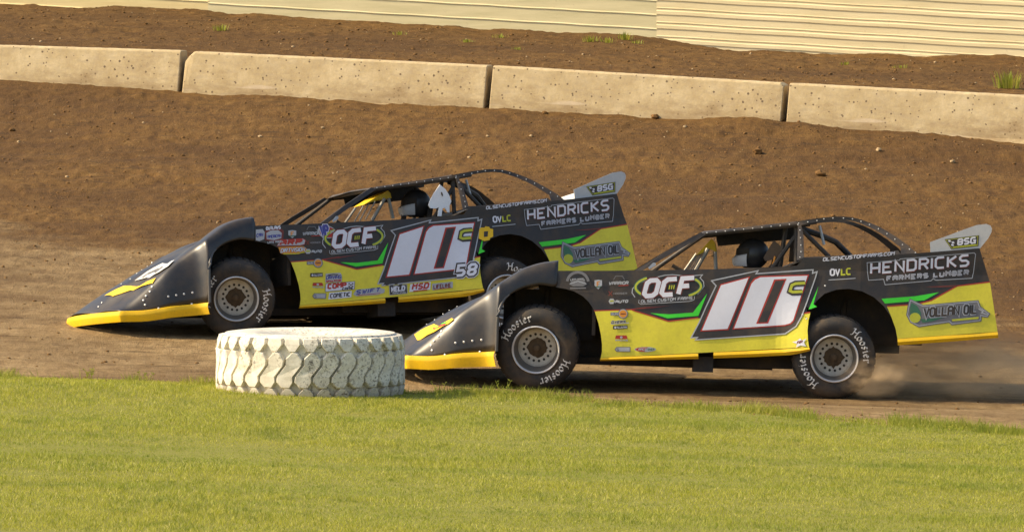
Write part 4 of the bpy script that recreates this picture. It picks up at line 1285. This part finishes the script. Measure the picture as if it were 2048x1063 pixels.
    for (px, py) in edge:
        p = PW(px, py+4, wl)
        for w, dz in ((wl, -.028), (wl, 0), (wl+.06, .012), ((wl+wr)/2, .028), (wr-.06, .012), (wr, 0), (wr, -.028)):
            v.append((p.x, w, p.z+dz))
    n = len(edge)
    for i in range(n-1):
        for j in range(6): f.append((i*7+j, (i+1)*7+j, (i+1)*7+j+1, i*7+j+1))
    roof = part(MB().add(v, f), 'roof', M['black'], True)
    s_ = roof.modifiers.new('thick', 'SOLIDIFY'); s_.thickness = .005
    # rear sails with their windows, left and right
    OUT = [(1590,443),(1612,439.5),(1640,435.5),(1666,433),(1687,432.7),(1705,434.5),(1723,439),(1742,446),(1759,453.5),(1777,463.5),(1795,475),(1816,490),(1834,506.5)]
    INN = [(1598,451),(1616,446.5),(1641,442),(1666,439.5),(1686,439),(1703,441),(1720,446),(1738,453.5),(1754,461.5),(1770,471),(1784,481),(1801,494),(1802,508)]
    def wsail(px, py): return .10 + .20*max(0., min(1., (515-py)/70.0))
    for mir in (False, True):
        mb = MB()
        def q(px, py):
            w = wsail(px, py); p = PW(px, py, w)
            return Vector((p.x, 1.94-p.y if mir else p.y, p.z))
        for i in range(len(OUT)-1):
            mb.prism([q(*OUT[i]), q(*OUT[i+1]), q(*INN[i+1]), q(*INN[i])], (0, .006, 0))
        mb.prism([q(1594,520), q(1596,452), q(1590,445), q(1601,445), q(1607,470), q(1608,514), q(1612,519)], (0, .006, 0))
        mb.prism([q(1608,514), q(1700,509.5), q(1770,504.5), q(1796,500.5), q(1802,508), q(1700,517), q(1612,519)], (0, .006, 0))
        part(mb, 'sail_panel', M['black'])
    # windshield posts
    for mir in (False, True):
        mb = MB()
        def q(px, py, w): 
            p = PW(px, py, w); return Vector((p.x, 1.94-w if mir else w, p.z))
        mb.prism([q(1262,545,.16), q(1284,541,.16), q(1345,506,.22), q(1412,469,.30), q(1402,464,.30), q(1330,503,.22)], (0, .02, 0))
        p = part(mb, 'roof_post', M['black'])
        if not mir:
            d = MB().prism([PW(1296,535,.14), PW(1299,538,.14), PW(1312,530,.15), PW(1311,525,.15), PW(1306,525,.15)], (0, .003, 0)).build('post_sticker', M['silver'], p)
    # rivets
    rv = MB()
    for t in range(13):
        s = t/12.0
        px = 1414 + s*220; py = np.interp(px, [e[0] for e in edge], [e[1] for e in edge])
        rivet(PW(px, py+3.4, wl-.006), .006)
    for (px, py) in [(1648,437.5),(1666,436),(1687,436),(1705,437.5),(1722,442.5),(1739,449),(1757,457.5),(1774,467),(1790,478),(1805,489),(1819,498),(1831,505),(1600,460),(1601,475),(1602,490),(1602,503),(1600,514),(1596,449)]:
        rivet(PW(px, py, wsail(px, py)-.004), .006)
    for (px, py) in [(1613,657),(1605,649),(1650,591)]:
        u, v_ = near_uv(px, py-20); rivet((u, S(u, v_)-.012, v_), .009)
    r2 = part(rv, 'rivet_row', M['rivet'], True); r2['kind'] = 'stuff'

    # --- cage, bars, screen
    mb = MB()
    tubes = [((1592,446,.34),(1592,530,.34)), ((1592,446,1.60),(1592,530,1.60)), ((1592,448,.34),(1662,517,.40)), ((1592,448,1.60),(1662,517,1.54)), ((1592,446,.34),(1592,446,1.60)), ((1410,468,.34),(1592,447,.34)), ((1410,468,1.60),(1592,447,1.60)), ((1410,468,.34),(1410,468,1.60)), ((1410,468,1.60),(1300,545,1.70)), ((1572,450,.40),(1560,535,.42)), ((1592,470,.34),(1545,535,.36)), ((1590,500,.36),(1590,500,1.58))]
    for a, b in tubes: mb.tube([PW(*a), PW(*b)], .021)
    mb.tube([PW(1596,455,.5), PW(1640,470,.6), PW(1672,484,.7), PW(1700,512,.8)], .028)
    part(mb, 'roll_cage', M['tubing'], True)
    part(MB().tube([PW(1639,451,.55), PW(1648,489,.55)], .013), 'deck_strut', M['lexan'], True)
    if not far:
        cap = [(1393,510),(1408,493),(1423,477),(1429,484),(1433,504),(1420,497),(1413,499),(1405,505)]
        bars = [((1369,541),(1393,507),.012), ((1375,541),(1397,507),.006), ((1380,541),(1401,506),.006), ((1385,541),(1405,504),.006), ((1391,541),(1416,497),.020)]
        leg = ((1430,503),(1432,541))
    else:
        cap = [(728,409),(752,394),(776,381),(781,386),(783,396),(768,397),(752,401)]
        bars = [((690,446),(711,416),.012), ((709,443),(727,411),.006), ((719,442),(738,407),.006), ((731,439),(750,403),.006), ((744,441),(769,397),.018)]
        leg = ((777,396),(786,437))
    pf = (lambda px, py, w: PW(px, py, w)) if not far else (lambda px, py, w: Vector((lambda q: (q[0], w, q[1]))(far_uv(px, py, w))))
    part(MB().prism([pf(px, py, .38 + .16*(px-cap[0][0])/40.0) for px, py in cap], (.02, .36, 0)), 'halo_pad', M['yellow2'])
    for a, b, r in bars:
        part(MB().tube([pf(*a, .44), pf(*b, .44)], r), 'screen_bar', M['bar'], True)
    part(MB().tube([pf(*leg[0], .47), pf(*leg[1], .47)], .017), 'screen_leg', M['bar'], True)
    # right-hand window panel and dark lining below the roof
    part(MB().prism([PW(1430,463,1.56), PW(1590,447,1.56), PW(1590,478,1.58), PW(1500,486,1.58), PW(1436,492,1.58)], (0, .008, 0)), 'window_panel', M['interior'])
    # dash and steering wheel
    st = MB()
    ctr = Vector((1.52, .66, .98)); ax = Vector((-.85, 0, .5)).normalized(); e1 = Vector((0, 1, 0)); e2 = ax.cross(e1)
    st.tube([ctr + (e1*math.cos(a)+e2*math.sin(a))*.17 for a in [2*math.pi*i/20 for i in range(21)]], .014, 6, caps=False)
    st.tube([ctr - e1*.17, ctr + e1*.17], .012, 6); st.tube([ctr, ctr + ax*.35], .018, 6)
    part(st, 'steering_wheel', M['interior'], True)
    # seat
    sm = MB()
    back = [(2.00, .50), (2.06, .75), (2.12, 1.00), (2.17, 1.20), (2.20, 1.34)]
    v = []; f = []
    for (u, z) in back:
        hw = .21 if z < 1.1 else .12
        for w, du in ((-hw, -.16 if z < 1.1 else -.05), (-hw, .0), (0, .03), (hw, .0), (hw, -.16 if z < 1.1 else -.05)):
            v.append((u+du, .66+w, z))
    for i in range(4):
        for j in range(4): f.append((i*5+j, (i+1)*5+j, (i+1)*5+j+1, i*5+j+1))
    sm.add(v, f); sm.box((1.60, .45, .48), (2.02, .87, .54))
    so_ = part(sm, 'seat', M['seat'] if not far else M['interior'], True)
    s_ = so_.modifiers.new('thick', 'SOLIDIFY'); s_.thickness = .02
    # headrest wing beside the helmet
    if far:
        hr = [(880,369),(868,386),(861,399),(857,410),(861,416),(872,417),(878,414),(876,432),(883,432),(885,417),(890,415),(895,424),(899,425),(899,411),(903,403),(899,391),(891,378)]
        part(MB().prism([pf(px, py, .27) for px, py in hr], (0, .015, 0)), 'headrest', M['headrest'])
        hs = MB()
        for (px, py) in ((884,388),):
            c = pf(px, py, .265); hs.prism([c+Vector((.008*math.cos(a)-.006*math.sin(a), 0, .022*math.sin(a))) for a in [2*math.pi*i/8 for i in range(8)]], (0, .002, 0))
        part(hs, 'headrest_slot', M['mud'])
    else:
        hr = [(1548,480),(1537,497),(1527,515),(1531,522),(1545,519),(1562,511),(1568,502),(1560,490)]
        part(MB().prism([PW(px, py, .40) for px, py in hr], (0, .015, 0)), 'headrest', M['seat'])
        part(MB().tube([PW(1550,512,.41), PW(1546,536,.41)], .014), 'headrest_post', M['orange'], True)

    # --- spoiler
    END = [(1860,484),(1861,505),(1960,496.5),(1976,477),(1983,464),(1984,457),(1981,451),(1973,447.5),(1953,450),(1930,458),(1894,471.5)]
    endp = part(MB().prism([PW(px, py, .17) for px, py in END], (0, .006, 0)), 'spoiler_end_plate', M['lexan'])
    part(MB().prism([Vector((p.x, 1.77, p.z-.16)) for p in [PW(px, py, .17) for px, py in END]], (0, .006, 0)), 'spoiler_end_plate', M['lexan'])
    b0, b1 = PW(1945,497.5,.17), PW(1966,464,.17)
    part(MB().prism([(b0.x, .18, b0.z), (b0.x, 1.765, b0.z-.07), (b1.x, 1.765, b1.z-.07), (b1.x, .18, b1.z)], (.006, 0, .002)), 'spoiler_blade', M['lexan'])
    d = Decal(near_uv)
    pl = [(1889.5,478),(1958.5,470),(1957,492),(1903,498)]
    d.poly([(1889.5,478),(1958.5,470),(1957,492),(1903,498)], 'black'); d.band([(1892,479.5),(1956,472),(1955,490.5),(1904,496)], 1.0, 'olive', True)
    d.text('BSG', (1916,489), (1950,485), 10.5, 3.4, 'white', .12, 1.9)
    d.poly([(1896,480),(1901,479.4),(1902.5,483),(1898,483.6)], 'white'); d.poly([(1903,483),(1908,482.4),(1909.5,486),(1905,486.6)], 'white'); d.poly([(1902,488),(1907,487.4),(1908.5,491),(1904,491.6)], 'white')
    d.band([(1906,494),(1953,488.8)], 2.0, 'olive')
    d.build('sponsor_decal', endp, lambda u, v, off: Vector((u, .17-off, v)))
    if far:
        # lettering on the inner face of the right end plate
        dd = MB()
    # --- wheels
    for (u, w, R, W, steer, camber, spin, left) in wheels:
        c2 = MBODY @ Vector((u, w, .372))
        rb = Matrix.Rotation(yaw, 4, 'Z')
        loc = Vector((c2.x, c2.y, 0))
        hub = rb.to_3x3() @ Vector((0, W/2 if left else -W/2, 0))
        m_ = loc + hub
        loc.z = max(G(m_.x, m_.y), G(m_.x+.05, m_.y), G(m_.x-.05, m_.y)) + R - .008
        lm = RM.inverted() @ loc
        rot = Matrix.Rotation(steer, 4, 'Z') @ Matrix.Rotation(camber, 4, 'X')
        tyre_and_rim(root, lm, rot, spin, R, W, left)
    return root

rad = math.radians
near_wheels = [(0.0, .0, R_W, .33, rad(-6), rad(6), 129, True), (2.683, .01, R_W, .40, rad(1), rad(2), 24, True), (0.0, 1.93, R_W, .33, rad(-6), 0, 60, False), (2.683, 1.95, R_W, .42, 0, 0, 10, False)]
far_wheels = [(-.055, .0, R_W, .33, rad(-16), rad(4), -15+180, True), (2.72, .01, R_W, .40, rad(0), rad(1), 57, True), (0.0, 1.93, R_W, .33, rad(-16), 0, 60, False), (2.683, 1.95, R_W, .42, 0, 0, 10, False)]
car_near = race_car('late_model_race_car', MB_NEAR, near_wheels, False, 'black and yellow race car numbered 10 nearest the grass, its nose behind the white tyre')
car_far = race_car('late_model_race_car', MB_FAR, far_wheels, True, 'black and yellow race car higher on the track with a white 58 and headrest')

# ------------------------------------------------------------------ drivers
def driver(MBODY, far, label):
    sk = bpy.data.meshes.new('person')
    pts = [((2.00, .66, .58), .15), ((2.03, .66, .78), .16), ((2.03, .66, .98), .165), ((2.02, .66, 1.07), .07), ((1.99, .66, 1.15), .06),
           ((2.00, .46, 1.00), .075), ((1.85, .40, .80), .055), ((1.60, .50, .95), .042), ((1.53, .53, .99), .040),
           ((2.00, .86, 1.00), .075), ((1.85, .92, .80), .055), ((1.60, .82, .95), .042), ((1.53, .79, .99), .040),
           ((1.90, .57, .57), .10), ((1.48, .55, .68), .075), ((1.20, .57, .40), .055), ((1.10, .57, .44), .04),
           ((1.90, .75, .57), .10), ((1.48, .77, .68), .075), ((1.20, .75, .40), .055), ((1.10, .75, .44), .04)]
    ed = [(0,1),(1,2),(2,3),(3,4),(2,5),(5,6),(6,7),(7,8),(2,9),(9,10),(10,11),(11,12),(0,13),(13,14),(14,15),(15,16),(0,17),(17,18),(18,19),(19,20)]
    # gloved fingers closed round the steering wheel
    for base, side in ((8, -1), (12, 1)):
        bx_, by_, bz_ = pts[base][0]
        for k in range(4):
            i = len(pts)
            dz = .030 - .018*k
            pts += [((bx_-.035, by_+.004*side, bz_+dz), .010), ((bx_-.055, by_-.02*side, bz_+dz-.012), .0085)]
            ed += [(base, i), (i, i+1)]
        i = len(pts)
        pts += [((bx_-.01, by_-.03*side, bz_+.02), .010), ((bx_-.035, by_-.045*side, bz_+.03), .009)]
        ed += [(base, i), (i, i+1)]
    sk.from_pydata([p for p, r in pts], ed, [])
    o = link('person', sk, M['suit'])
    m = o.modifiers.new('skin', 'SKIN'); m.use_smooth_shade = True
    sk.skin_vertices.new() if not sk.skin_vertices else None
    lay = sk.skin_vertices[0].data
    for i, (p, r) in enumerate(pts): lay[i].radius = (r, r)
    lay[0].use_root = True
    ms = o.modifiers.new('sub', 'SUBSURF'); ms.levels = 1; ms.render_levels = 2
    o.matrix_world = MBODY
    # helmet: shell, chin bar, dark eye port
    hx, hz = (PW(1506, 508, .66).x, PW(1506, 508, .66).z)
    if far:
        q = far_uv(833, 408, .66); hx, hz = q[0], q[1]
    c = Vector((hx, .66, hz))
    bm = bmesh.new(); bmesh.ops.create_uvsphere(bm, u_segments=28, v_segments=18, radius=1)
    for v in bm.verts:
        x, y, z = v.co
        s = 1.0
        if z < -.2: s *= 1 - .18*(-.2-z)
        fw = max(0, -x)
        v.co = Vector((x*.150*s - (.022*fw if z < -.1 else 0), y*.118*s, z*.145))
        if v.co.z < -.125: v.co.z = -.125
    me = bpy.data.meshes.new('helmet'); bm.to_mesh(me); bm.free()
    h = link('helmet', me, M['helmet'], o, True); h.location = c
    vb = MB(); n = 18
    v, f = [], []
    for i in range(n+1):
        a = math.radians(112 + 136*i/n)
        t = abs(i/n-.5)*2
        for (zz, rr) in ((-.112, .98), (-.098, 1.05), (-.075+.012*t, 1.10), (-.045+.03*t, 1.11), (-.035+.035*t, 1.04)):
            v.append((math.cos(a)*.150*rr - .022*max(0, -math.cos(a))*(1-t*t), math.sin(a)*.118*rr, zz))
    for i in range(n):
        for j in range(4): f.append((i*5+j, (i+1)*5+j, (i+1)*5+j+1, i*5+j+1))
    vb.add(v, f)
    cb = vb.build('chin_bar', M['visor'], o, True); cb.location = c
    ev = MB(); v, f = [], []
    for i in range(n+1):
        a = math.radians(105 + 150*i/n)
        for (zz, rr) in ((-.035, 1.02), (0.0, 1.03), (.03, 1.01), (.05, .985)):
            v.append((math.cos(a)*.152*rr, math.sin(a)*.120*rr, zz))
    for i in range(n):
        for j in range(3): f.append((i*4+j, (i+1)*4+j, (i+1)*4+j+1, i*4+j+1))
    e_ = ev.add(v, f).build('visor', M['interior'], o, True); e_.location = c
    tag(o, label, 'person')
driver(MB_NEAR, False, 'helmeted driver in a dark suit seated in the nearer race car')
driver(MB_FAR, True, 'helmeted driver in a dark suit beside the white headrest of the farther race car')

# ------------------------------------------------------------------ dust thrown by the near rear wheel
def dust(px, py, Y, size, dens, label, seed):
    c = at(px, py, Y)
    bm = bmesh.new(); bmesh.ops.create_icosphere(bm, subdivisions=3, radius=1)
    me = bpy.data.meshes.new('dust_cloud'); bm.to_mesh(me); bm.free()
    m = bpy.data.materials.new('dust_volume'); m.use_nodes = True
    nt = m.node_tree; nt.nodes.clear()
    out = N(nt, 'ShaderNodeOutputMaterial'); pv = N(nt, 'ShaderNodeVolumePrincipled')
    pv.inputs['Color'].default_value = (.78, .60, .38, 1)
    tc = N(nt, 'ShaderNodeTexCoord')
    ln = N(nt, 'ShaderNodeVectorMath', operation='LENGTH'); nt.links.new(tc.outputs['Object'], ln.inputs[0])
    fall = N(nt, 'ShaderNodeMapRange'); fall.inputs[1].default_value = 1.0; fall.inputs[2].default_value = .15
    nt.links.new(ln.outputs['Value'], fall.inputs[0])
    nz = noise(nt, 2.3+seed, 4, .6, tc.outputs['Object'])
    nr = N(nt, 'ShaderNodeMapRange'); nr.inputs[1].default_value = .40; nr.inputs[2].default_value = .72
    nt.links.new(nz, nr.inputs[0])
    a = N(nt, 'ShaderNodeMath', operation='MULTIPLY'); nt.links.new(fall.outputs[0], a.inputs[0]); nt.links.new(nr.outputs[0], a.inputs[1])
    b = N(nt, 'ShaderNodeMath', operation='MULTIPLY'); nt.links.new(a.outputs[0], b.inputs[0]); b.inputs[1].default_value = dens
    nt.links.new(b.outputs[0], pv.inputs['Density']); nt.links.new(pv.outputs[0], out.inputs['Volume'])
    o = link('dust_cloud', me, m)
    o.location = c; o.scale = size
    tag(o, label, 'dust', kind='stuff')
dust(1748, 755, 60.0, (.36, .32, .20), 11.0, 'small puff of tan dust kicked up by the near rear wheel', 0)
dust(1925, 735, 60.8, (1.5, 1.0, .40), 4.0, 'thin trail of dust drifting behind the near car', 1)
